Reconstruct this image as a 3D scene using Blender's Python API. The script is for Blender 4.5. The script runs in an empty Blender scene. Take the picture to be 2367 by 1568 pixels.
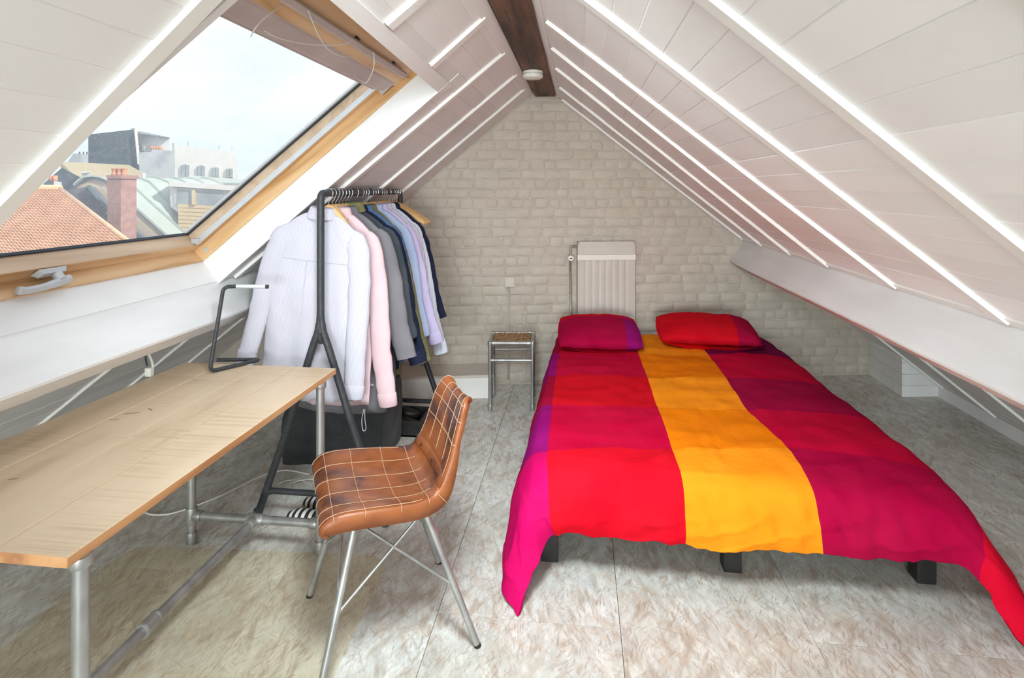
import bpy, bmesh, math, random
from math import sin, cos, pi, radians, sqrt, atan2
from mathutils import Vector, Matrix, noise
random.seed(7)
sc = bpy.context.scene
COL = sc.collection

# ------------------------------------------------------------------ camera
FPX, CAMH, VPX, VPY = 1320.0, 1.55, 1340.0, 436.0
YAW = math.atan((VPX - 1183.5) / FPX)
cd = bpy.data.cameras.new('camera')
cam = bpy.data.objects.new('camera', cd); COL.objects.link(cam)
cam.location = (0, 0, CAMH)
cam.rotation_euler = (pi / 2, 0, YAW)
cd.sensor_width = 36.0
cd.lens = FPX / 2367 * 36.0
cd.shift_x = 0.0
cd.shift_y = -(784 - VPY) / 2367
cd.clip_start = 0.02; cd.clip_end = 400
sc.camera = cam
FWD = Vector((-sin(YAW), cos(YAW), 0)); RGT = Vector((cos(YAW), sin(YAW), 0)); UP = Vector((0, 0, 1))

# ------------------------------------------------------------------ view, world, sun, fill lights
sc.view_settings.view_transform = 'Standard'
sc.view_settings.look = 'None'
sc.view_settings.exposure = 0.06
sc.view_settings.gamma = 1.0
sc.view_settings.use_curve_mapping = False
sc.cycles.max_bounces = 10
sc.cycles.diffuse_bounces = 6
sc.cycles.transparent_max_bounces = 12
sc.cycles.caustics_reflective = False
sc.cycles.caustics_refractive = False
sc.cycles.sample_clamp_indirect = 6.0

w = bpy.data.worlds.new('sky'); sc.world = w; w.use_nodes = True
nt = w.node_tree; nt.nodes.clear()
N = nt.nodes.new; Lk = nt.links.new
wo = N('ShaderNodeOutputWorld'); bg = N('ShaderNodeBackground')
tc = N('ShaderNodeTexCoord'); mp = N('ShaderNodeMapping'); mp.inputs['Scale'].default_value = (1.2, 1.2, 2.6)
nz = N('ShaderNodeTexNoise'); nz.inputs['Scale'].default_value = 1.6; nz.inputs['Detail'].default_value = 5; nz.inputs['Roughness'].default_value = .55
rp = N('ShaderNodeValToRGB')
rp.color_ramp.elements[0].position = .40; rp.color_ramp.elements[0].color = (.50, .58, .66, 1)
rp.color_ramp.elements[1].position = .56; rp.color_ramp.elements[1].color = (.64, .665, .69, 1)
Lk(tc.outputs['Generated'], mp.inputs['Vector']); Lk(mp.outputs['Vector'], nz.inputs['Vector'])
Lk(nz.outputs['Fac'], rp.inputs['Fac']); Lk(rp.outputs['Color'], bg.inputs['Color'])
bg.inputs['Strength'].default_value = 1.65
Lk(bg.outputs['Background'], wo.inputs['Surface'])

sd = bpy.data.lights.new('sun', 'SUN'); sun = bpy.data.objects.new('sun', sd); COL.objects.link(sun)
sd.energy = 4.2; sd.angle = radians(1.0); sd.color = (1.0, .93, .80)
sun.location = (6, 4, 8)
sun.rotation_euler = Vector((.80, -.22, .50)).to_track_quat('Z', 'Y').to_euler()

def area(name, loc, aim, size, power, color=(1, 1, 1)):
    d = bpy.data.lights.new(name, 'AREA'); o = bpy.data.objects.new(name, d); COL.objects.link(o)
    d.shape = 'RECTANGLE'; d.size, d.size_y = size; d.energy = power; d.color = color
    o.location = loc
    o.rotation_euler = (Vector(loc) - Vector(aim)).to_track_quat('Z', 'Y').to_euler()
    return o
# added fill lights: one far behind the camera, one overhead out of view
area('rear_fill', (-.1, -4.85, 1.20), (0, 4.0, .9), (2.4, 1.6), 285, (.87, .975, 1.0))
top_fill = area('overhead_fill', (-.27, 1.15, 2.14), (-.25, 2.9, 0), (.40, .6), 27, (.87, .97, 1.0))
top_fill.data.spread = radians(112)

# ------------------------------------------------------------------ materials
def nodes_of(m):
    m.use_nodes = True
    t = m.node_tree
    return t, t.nodes['Principled BSDF'], t.nodes['Material Output']

def mat(name, c1, c2=None, scale=6, rough=.6, metal=0.0, bump=0.0, stretch=(1, 1, 1), bscale=None, spec=.4, detail=4, lo=.35, hi=.65, per_object=0.0, coat=0.0, sheen=0.0):
    m = bpy.data.materials.new(name); t, b, out = nodes_of(m)
    N = t.nodes.new; L = t.links.new
    b.inputs['Roughness'].default_value = rough; b.inputs['Metallic'].default_value = metal
    b.inputs['Specular IOR Level'].default_value = spec
    if coat: b.inputs['Coat Weight'].default_value = coat; b.inputs['Coat Roughness'].default_value = .25
    if sheen: b.inputs['Sheen Weight'].default_value = sheen
    c2 = c2 or c1
    tc = N('ShaderNodeTexCoord'); mp = N('ShaderNodeMapping'); mp.inputs['Scale'].default_value = stretch
    L(tc.outputs['Object'], mp.inputs['Vector'])
    nz = N('ShaderNodeTexNoise'); nz.inputs['Scale'].default_value = scale; nz.inputs['Detail'].default_value = detail
    L(mp.outputs['Vector'], nz.inputs['Vector'])
    r = N('ShaderNodeValToRGB')
    r.color_ramp.elements[0].position = lo; r.color_ramp.elements[0].color = (*c1, 1)
    r.color_ramp.elements[1].position = hi; r.color_ramp.elements[1].color = (*c2, 1)
    L(nz.outputs['Fac'], r.inputs['Fac'])
    col = r.outputs['Color']
    if per_object:
        oi = N('ShaderNodeObjectInfo'); hs = N('ShaderNodeHueSaturation')
        mr = N('ShaderNodeMapRange'); mr.inputs['To Min'].default_value = 1 - per_object; mr.inputs['To Max'].default_value = 1 + per_object
        L(oi.outputs['Random'], mr.inputs['Value']); L(mr.outputs['Result'], hs.inputs['Value']); L(col, hs.inputs['Color']); col = hs.outputs['Color']
    L(col, b.inputs['Base Color'])
    if bump:
        n2 = N('ShaderNodeTexNoise'); n2.inputs['Scale'].default_value = bscale or scale * 4; n2.inputs['Detail'].default_value = 5
        L(mp.outputs['Vector'], n2.inputs['Vector'])
        bp = N('ShaderNodeBump'); bp.inputs['Strength'].default_value = bump; bp.inputs['Distance'].default_value = .01
        L(n2.outputs['Fac'], bp.inputs['Height']); L(bp.outputs['Normal'], b.inputs['Normal'])
    m['col'] = col.name
    return m

def plank_paint():
    m = mat('painted_plank', (.845, .828, .818), (.88, .867, .857), scale=1.3, rough=.55, bump=.12, stretch=(4, .5, 4), bscale=14, detail=3, per_object=.05)
    return m
M = {}
M['plank'] = plank_paint()
M['batten'] = mat('batten_white', (.84, .82, .79), (.88, .86, .84), scale=5, rough=.5, bump=.08, bscale=20)
M['white'] = mat('white_paint', (.80, .80, .80), (.85, .85, .85), scale=4, rough=.5, bump=.12, bscale=18)
M['purlin'] = mat('white_beam_paint', (.76, .76, .765), (.84, .84, .845), scale=3, rough=.5, bump=.2, stretch=(3, .6, 3), bscale=12)
M['pinkish'] = mat('pinkish_underside', (.60, .43, .38), (.74, .64, .6), scale=9, rough=.7, stretch=(3, .6, 3))
M['slab'] = mat('roof_underlay', (.20, .15, .12), rough=.9)
M['brick'] = mat('painted_brick', (.525, .465, .39), (.575, .515, .44), scale=9, rough=.62, bump=.35, bscale=38, per_object=.025)
M['mortar'] = mat('painted_mortar', (.50, .442, .37), (.56, .50, .425), scale=14, rough=.7, bump=.5, bscale=40)
M['plinth_top'] = mat('plinth_top', (.62, .56, .50), (.66, .60, .54), scale=8, rough=.7)
M['dark_metal'] = mat('black_powder_coat', (.030, .032, .036), (.045, .047, .052), scale=60, rough=.45, bump=.1, bscale=200)
M['pipe'] = mat('galvanised_pipe', (.33, .33, .325), (.47, .47, .46), scale=16, rough=.42, metal=.75, bump=.05, bscale=60, stretch=(1, 1, .4))
M['pipe_dark'] = mat('raw_steel', (.30, .30, .295), (.46, .46, .45), scale=12, rough=.42, metal=.7)
M['chrome'] = mat('chrome', (.75, .76, .78), rough=.18, metal=1.0)
M['brass'] = mat('dull_pipe', (.30, .26, .22), (.42, .38, .33), scale=14, rough=.45, metal=.6)
M['alu'] = mat('grey_aluminium', (.62, .64, .66), (.68, .70, .72), scale=10, rough=.4, metal=.35)
M['handle'] = mat('grey_handle', (.58, .60, .63), rough=.4, metal=.2)
M['seal'] = mat('black_seal', (.03, .05, .07), rough=.5)
M['blind'] = mat('blind_casing', (.50, .43, .42), (.56, .49, .47), scale=5, rough=.6)
M['radiator'] = mat('radiator_enamel', (.58, .535, .475), (.62, .575, .515), scale=5, rough=.4)
M['plastic'] = mat('cream_plastic', (.62, .575, .50), rough=.4)
M['white_plastic'] = mat('white_plastic', (.82, .80, .74), rough=.4)
M['cable'] = mat('white_cable', (.74, .72, .68), rough=.5)
M['black'] = mat('black_wood', (.012, .011, .011), (.022, .02, .02), scale=20, rough=.45)
M['bag'] = mat('black_bag_fabric', (.018, .019, .021), (.03, .031, .034), scale=14, rough=.75, bump=.6, bscale=22, sheen=.1)
M['sheet'] = mat('white_sheet', (.82, .80, .78), rough=.85)
M['shoe'] = mat('black_leather', (.012, .011, .012), (.03, .022, .02), scale=14, rough=.35)
M['boxwood'] = mat('crate_wood', (.52, .30, .13), (.66, .42, .20), scale=8, rough=.6, stretch=(1, 6, 6))

def wood(name, light, mid, dark, axis='Y', ring=9, rough=.5, across=None, stretch=6.0, rot=0):
    m = bpy.data.materials.new(name); t, b, out = nodes_of(m); N = t.nodes.new; L = t.links.new
    tc = N('ShaderNodeTexCoord'); mp = N('ShaderNodeMapping')
    s = [stretch, stretch, stretch]; s['XYZ'.index(axis)] = .55
    mp.inputs['Scale'].default_value = s
    oi = N('ShaderNodeObjectInfo'); ad = N('ShaderNodeVectorMath'); ad.operation = 'ADD'
    sc_ = N('ShaderNodeVectorMath'); sc_.operation = 'SCALE'; sc_.inputs[0].default_value = (7.3, 3.1, 5.7)
    L(oi.outputs['Random'], sc_.inputs['Scale']); L(tc.outputs['Object'], ad.inputs[0]); L(sc_.outputs['Vector'], ad.inputs[1])
    vr = N('ShaderNodeVectorRotate'); vr.rotation_type = 'Y_AXIS'; vr.inputs['Angle'].default_value = radians(rot); L(ad.outputs['Vector'], vr.inputs['Vector']); L(vr.outputs['Vector'], mp.inputs['Vector'])
    n1 = N('ShaderNodeTexNoise'); n1.inputs['Scale'].default_value = 1.1; n1.inputs['Detail'].default_value = 2; L(mp.outputs['Vector'], n1.inputs['Vector'])
    mu = N('ShaderNodeMath'); mu.operation = 'MULTIPLY'; mu.inputs[1].default_value = ring; L(n1.outputs['Fac'], mu.inputs[0])
    fr = N('ShaderNodeMath'); fr.operation = 'PINGPONG'; fr.inputs[1].default_value = 1.0; L(mu.outputs[0], fr.inputs[0])
    n2 = N('ShaderNodeTexNoise'); n2.inputs['Scale'].default_value = 9; n2.inputs['Detail'].default_value = 6; L(mp.outputs['Vector'], n2.inputs['Vector'])
    mx = N('ShaderNodeMath'); mx.operation = 'MULTIPLY_ADD'; mx.inputs[1].default_value = .55; L(fr.outputs[0], mx.inputs[0])
    m2 = N('ShaderNodeMath'); m2.operation = 'MULTIPLY'; m2.inputs[1].default_value = .5; L(n2.outputs['Fac'], m2.inputs[0]); L(m2.outputs[0], mx.inputs[2])
    r = N('ShaderNodeValToRGB'); el = r.color_ramp.elements
    el[0].position = .2; el[0].color = (*light, 1); el[1].position = .85; el[1].color = (*dark, 1)
    e = el.new(.55); e.color = (*mid, 1)
    L(mx.outputs[0], r.inputs['Fac'])
    col = r.outputs['Color']
    if across:                                   # saw marks across the grain
        m3 = N('ShaderNodeMapping'); s3 = [1.0, 1.0, 1.0]; s3['XYZ'.index(axis)] = 60.0; m3.inputs['Scale'].default_value = s3
        L(ad.outputs['Vector'], m3.inputs['Vector'])
        n3 = N('ShaderNodeTexNoise'); n3.inputs['Scale'].default_value = 1.6; n3.inputs['Detail'].default_value = 3; L(m3.outputs['Vector'], n3.inputs['Vector'])
        n4 = N('ShaderNodeTexNoise'); n4.inputs['Scale'].default_value = 3.5; n4.inputs['Detail'].default_value = 2; L(tc.outputs['Object'], n4.inputs['Vector'])
        r3 = N('ShaderNodeValToRGB'); r3.color_ramp.elements[0].position = .48; r3.color_ramp.elements[1].position = .66
        L(n3.outputs['Fac'], r3.inputs['Fac'])
        r4 = N('ShaderNodeValToRGB'); r4.color_ramp.elements[0].position = .42; r4.color_ramp.elements[1].position = .62; L(n4.outputs['Fac'], r4.inputs['Fac'])
        mm = N('ShaderNodeMath'); mm.operation = 'MULTIPLY'; L(r3.outputs['Color'], mm.inputs[0]); L(r4.outputs['Color'], mm.inputs[1])
        mf = N('ShaderNodeMath'); mf.operation = 'MULTIPLY'; mf.inputs[1].default_value = .55; L(mm.outputs[0], mf.inputs[0])
        mix = N('ShaderNodeMix'); mix.data_type = 'RGBA'; mix.inputs['B'].default_value = (*across, 1)
        L(mf.outputs[0], mix.inputs['Factor']); L(col, mix.inputs['A']); col = mix.outputs['Result']
    L(col, b.inputs['Base Color'])
    b.inputs['Roughness'].default_value = rough; b.inputs['Specular IOR Level'].default_value = .35
    bp = N('ShaderNodeBump'); bp.inputs['Strength'].default_value = .12; bp.inputs['Distance'].default_value = .004
    L(n2.outputs['Fac'], bp.inputs['Height']); L(bp.outputs['Normal'], b.inputs['Normal'])
    return m
M['pine_s'] = wood('pine_varnished', (.78, .53, .29), (.70, .44, .21), (.54, .29, .12), axis='X', rot=40.9, ring=10, rough=.35)
M['pine_y'] = wood('pine_varnished_long', (.78, .55, .33), (.70, .46, .25), (.52, .31, .15), axis='Y', ring=12, rough=.35, stretch=5)
M['pine_pale'] = wood('pine_sash', (.74, .58, .42), (.70, .52, .36), (.60, .43, .30), axis='Y', ring=9, rough=.4)
M['desk'] = wood('mango_wood_top', (.65, .505, .355), (.60, .45, .305), (.44, .30, .19), axis='Y', ring=4.0, rough=.42, across=(.42, .27, .17), stretch=3.2)
M['desk_edge'] = wood('mango_wood_edge', (.60, .33, .16), (.53, .27, .12), (.36, .16, .07), axis='Y', ring=5, rough=.5)
M['beam'] = wood('dark_oak_beam', (.20, .10, .062), (.12, .060, .038), (.03, .016, .012), axis='Y', ring=6, rough=.6, stretch=7)
M['knot'] = mat('knot_brown', (.22, .13, .08), (.42, .28, .18), scale=30, rough=.5)
M['hanger'] = wood('hanger_wood', (.74, .47, .22), (.66, .38, .16), (.52, .28, .11), axis='X', ring=4, rough=.4)
M['cane'] = mat('woven_cane', (.20, .11, .045), (.46, .30, .15), scale=60, rough=.6, lo=.4, hi=.6)

def floor_mat():
    m = bpy.data.materials.new('whitewashed_strand_board'); t, b, out = nodes_of(m); N = t.nodes.new; L = t.links.new
    tc = N('ShaderNodeTexCoord'); oi = N('ShaderNodeObjectInfo')
    sc_ = N('ShaderNodeVectorMath'); sc_.operation = 'SCALE'; sc_.inputs[0].default_value = (17.3, 9.1, 0)
    ad = N('ShaderNodeVectorMath'); ad.operation = 'ADD'
    L(oi.outputs['Random'], sc_.inputs['Scale']); L(tc.outputs['Object'], ad.inputs[0]); L(sc_.outputs['Vector'], ad.inputs[1])
    base = N('ShaderNodeTexNoise'); base.inputs['Scale'].default_value = 2.4; base.inputs['Detail'].default_value = 4; L(ad.outputs['Vector'], base.inputs['Vector'])
    rb = N('ShaderNodeValToRGB'); rb.color_ramp.elements[0].position = .36; rb.color_ramp.elements[0].color = (.66, .665, .615, 1)
    rb.color_ramp.elements[1].position = .60; rb.color_ramp.elements[1].color = (.745, .765, .735, 1); L(base.outputs['Fac'], rb.inputs['Fac'])
    col = rb.outputs['Color']
    for k, (ang, sx, sy, a0, a1) in enumerate([(12, 26, 6.5, .90, 1.05), (-28, 34, 8, .91, 1.05), (55, 30, 8, .94, 1.04)]):
        mp = N('ShaderNodeMapping'); mp.vector_type = 'TEXTURE'; mp.inputs['Rotation'].default_value = (0, 0, radians(ang)); mp.inputs['Scale'].default_value = (1 / sx, 1 / sy, 1); L(ad.outputs['Vector'], mp.inputs['Vector'])
        vo = N('ShaderNodeTexVoronoi'); vo.inputs['Scale'].default_value = 1.0; L(mp.outputs['Vector'], vo.inputs['Vector'])
        sx_ = N('ShaderNodeSeparateXYZ'); L(vo.outputs['Color'], sx_.inputs['Vector'])
        mr = N('ShaderNodeMapRange'); mr.inputs['To Min'].default_value = a0; mr.inputs['To Max'].default_value = a1; L(sx_.outputs['X'], mr.inputs['Value'])
        hs = N('ShaderNodeHueSaturation'); L(mr.outputs['Result'], hs.inputs['Value']); L(col, hs.inputs['Color']); col = hs.outputs['Color']
    # strands showing through the wash, in patches
    for k, (ang, sx, sy, lo, hi, c, amt, ps) in enumerate([(14, 34, 8, .47, .66, (.41, .34, .265), .85, 4), (-26, 30, 8, .48, .66, (.46, .395, .32), .85, 5), (35, 40, 10, .50, .64, (.60, .51, .41), .7, 6), (8, 120, 17, .56, .66, (.38, .28, .20), 0.62, 8), (-20, 130, 18, .56, .66, (.36, .26, .19), 0.62, 9), (38, 110, 16, .57, .66, (.42, .32, .24), 0.55, 8), (-48, 140, 20, .58, .66, (.32, .23, .17), 0.5, 10), (70, 130, 18, .59, .67, (.38, .29, .22), 0.4, 9), (2, 210, 22, .60, .66, (.24, .17, .13), 0.55, 11)]):
        of = N('ShaderNodeVectorMath'); of.operation = 'ADD'; of.inputs[1].default_value = (k * 5.3, k * 2.7, k * 3.1); L(ad.outputs['Vector'], of.inputs[0])
        mp = N('ShaderNodeMapping'); mp.vector_type = 'TEXTURE'; mp.inputs['Rotation'].default_value = (0, 0, radians(ang)); mp.inputs['Scale'].default_value = (1 / sx, 1 / sy, 1)
        L(of.outputs['Vector'], mp.inputs['Vector'])
        nz = N('ShaderNodeTexNoise'); nz.inputs['Scale'].default_value = 1.0; nz.inputs['Detail'].default_value = 2.0; nz.inputs['Distortion'].default_value = .15; L(mp.outputs['Vector'], nz.inputs['Vector'])
        r = N('ShaderNodeValToRGB'); r.color_ramp.elements[0].position = lo; r.color_ramp.elements[1].position = hi; L(nz.outputs['Fac'], r.inputs['Fac'])
        pt = N('ShaderNodeTexNoise'); pt.inputs['Scale'].default_value = ps; pt.inputs['Detail'].default_value = 3; L(of.outputs['Vector'], pt.inputs['Vector'])
        rpt = N('ShaderNodeValToRGB'); rpt.color_ramp.elements[0].position = .40; rpt.color_ramp.elements[1].position = .64; L(pt.outputs['Fac'], rpt.inputs['Fac'])
        mu = N('ShaderNodeMath'); mu.operation = 'MULTIPLY'; L(r.outputs['Color'], mu.inputs[0]); L(rpt.outputs['Color'], mu.inputs[1])
        m2 = N('ShaderNodeMath'); m2.operation = 'MULTIPLY'; m2.inputs[1].default_value = amt; L(mu.outputs[0], m2.inputs[0])
        mx = N('ShaderNodeMix'); mx.data_type = 'RGBA'; mx.inputs['B'].default_value = (*c, 1); L(m2.outputs[0], mx.inputs['Factor']); L(col, mx.inputs['A']); col = mx.outputs['Result']
    L(col, b.inputs['Base Color']); b.inputs['Roughness'].default_value = .42; b.inputs['Specular IOR Level'].default_value = .35
    bp = N('ShaderNodeBump'); bp.inputs['Strength'].default_value = .1; bp.inputs['Distance'].default_value = .003; L(pt.outputs['Fac'], bp.inputs['Height']); L(bp.outputs['Normal'], b.inputs['Normal'])
    return m
M['floor'] = floor_mat()

def leather_mat():
    m = bpy.data.materials.new('cognac_leather'); t, b, out = nodes_of(m); N = t.nodes.new; L = t.links.new
    tc = N('ShaderNodeTexCoord')
    n1 = N('ShaderNodeTexNoise'); n1.inputs['Scale'].default_value = 7; n1.inputs['Detail'].default_value = 5; L(tc.outputs['Object'], n1.inputs['Vector'])
    r = N('ShaderNodeValToRGB'); el = r.color_ramp.elements
    el[0].position = .37; el[0].color = (.055, .018, .012, 1); el[1].position = .63; el[1].color = (.26, .076, .020, 1)
    e = el.new(.47); e.color = (.175, .048, .013, 1)
    L(n1.outputs['Fac'], r.inputs['Fac']); L(r.outputs['Color'], b.inputs['Base Color'])
    b.inputs['Roughness'].default_value = .27; b.inputs['Specular IOR Level'].default_value = .55
    n2 = N('ShaderNodeTexNoise'); n2.inputs['Scale'].default_value = 90; L(tc.outputs['Object'], n2.inputs['Vector'])
    bp = N('ShaderNodeBump'); bp.inputs['Strength'].default_value = .12; bp.inputs['Distance'].default_value = .003; L(n2.outputs['Fac'], bp.inputs['Height']); L(bp.outputs['Normal'], b.inputs['Normal'])
    return m
M['leather'] = leather_mat()
M['leather_side'] = mat('leather_cut_side', (.19, .052, .016), (.30, .095, .030), scale=7, rough=.38, bump=.1, bscale=60)
M['thread'] = mat('cream_thread', (.50, .32, .20), rough=.7)
M['stud'] = mat('dark_rivet', (.05, .035, .03), rough=.3, metal=.6)

def cloth(name, c1, c2=None, bump=.10, stripe=None, sdir='X', freq=240, check=None):
    m = mat(name, c1, c2 or tuple(min(1, v * 1.07) for v in c1), scale=5, rough=.92, bump=bump, bscale=45, sheen=.0, spec=.04)
    t = m.node_tree; b = t.nodes['Principled BSDF']; N = t.nodes.new; L = t.links.new
    if stripe or check:
        src = b.inputs['Base Color'].links[0].from_socket
        tc = N('ShaderNodeTexCoord'); sp = N('ShaderNodeSeparateXYZ'); L(tc.outputs['Object'], sp.inputs['Vector'])
        def wave(ax):
            mu = N('ShaderNodeMath'); mu.operation = 'MULTIPLY'; mu.inputs[1].default_value = freq; L(sp.outputs[ax], mu.inputs[0])
            fr = N('ShaderNodeMath'); fr.operation = 'FRACT'; L(mu.outputs[0], fr.inputs[0])
            gt = N('ShaderNodeMath'); gt.operation = 'GREATER_THAN'; gt.inputs[1].default_value = .55; L(fr.outputs[0], gt.inputs[0]); return gt.outputs[0]
        fac = wave(sdir)
        if check:
            f2 = wave('Z'); mxm = N('ShaderNodeMath'); mxm.operation = 'MAXIMUM'; L(fac, mxm.inputs[0]); L(f2, mxm.inputs[1]); fac = mxm.outputs[0]
        mx = N('ShaderNodeMix'); mx.data_type = 'RGBA'; mx.inputs['B'].default_value = (*(stripe or check), 1); L(fac, mx.inputs['Factor']); L(src, mx.inputs['A']); L(mx.outputs['Result'], b.inputs['Base Color'])
    return m
def glass_mat(name, haze=.0, specks=False, tint=(1, 1, 1)):
    m = bpy.data.materials.new(name); t, b, out = nodes_of(m); N = t.nodes.new; L = t.links.new
    tr = N('ShaderNodeBsdfTransparent'); tr.inputs['Color'].default_value = (*tint, 1)
    gl = N('ShaderNodeBsdfGlossy'); gl.inputs['Roughness'].default_value = .02
    fz = N('ShaderNodeLayerWeight'); fz.inputs['Blend'].default_value = .12
    a = N('ShaderNodeMixShader');
    pw = N('ShaderNodeMath'); pw.operation = 'POWER'; pw.inputs[1].default_value = 6.0; L(fz.outputs['Facing'], pw.inputs[0])
    ma = N('ShaderNodeMath'); ma.operation = 'MULTIPLY_ADD'; ma.inputs[1].default_value = .5; ma.inputs[2].default_value = .03; L(pw.outputs[0], ma.inputs[0]); L(ma.outputs[0], a.inputs['Fac']); L(tr.outputs[0], a.inputs[1]); L(gl.outputs[0], a.inputs[2])
    dt = N('ShaderNodeBsdfTranslucent'); dt.inputs['Color'].default_value = (.95, .97, 1, 1)
    mix = N('ShaderNodeMixShader'); L(a.outputs[0], mix.inputs[1]); L(dt.outputs[0], mix.inputs[2]); mix.inputs['Fac'].default_value = haze
    if specks:
        tc = N('ShaderNodeTexCoord'); vo = N('ShaderNodeTexVoronoi'); vo.inputs['Scale'].default_value = 95; L(tc.outputs['Object'], vo.inputs['Vector'])
        nz = N('ShaderNodeTexNoise'); nz.inputs['Scale'].default_value = 6; L(tc.outputs['Object'], nz.inputs['Vector'])
        lt = N('ShaderNodeMath'); lt.operation = 'LESS_THAN'; lt.inputs[1].default_value = .14; L(vo.outputs['Distance'], lt.inputs[0])
        m1 = N('ShaderNodeMath'); m1.operation = 'MULTIPLY'; L(lt.outputs[0], m1.inputs[0]); L(nz.outputs['Fac'], m1.inputs[1])
        m2 = N('ShaderNodeMath'); m2.operation = 'MULTIPLY_ADD'; m2.inputs[1].default_value = .45; m2.inputs[2].default_value = haze; L(m1.outputs[0], m2.inputs[0])
        L(m2.outputs[0], mix.inputs['Fac'])
    L(mix.outputs[0], out.inputs['Surface'])
    return m
M['glass'] = glass_mat('roof_window_glass', .09, True)
M['far_glass'] = mat('far_window_glass', (.30, .36, .38), (.42, .48, .5), scale=2, rough=.1, spec=.6)

def film_mat():
    m = bpy.data.materials.new('clear_vinyl'); t, b, out = nodes_of(m); N = t.nodes.new; L = t.links.new
    tr = N('ShaderNodeBsdfTransparent'); tr.inputs['Color'].default_value = (.995, .98, .935, 1)
    L2 = N('ShaderNodeBsdfPrincipled'); L2.inputs['Base Color'].default_value = (.80, .74, .63, 1); L2.inputs['Roughness'].default_value = .28
    mx = N('ShaderNodeMixShader'); mx.inputs['Fac'].default_value = .10; L(tr.outputs[0], mx.inputs[1]); L(L2.outputs[0], mx.inputs[2]); L(mx.outputs[0], out.inputs['Surface'])
    return m
M['film'] = film_mat()

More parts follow.
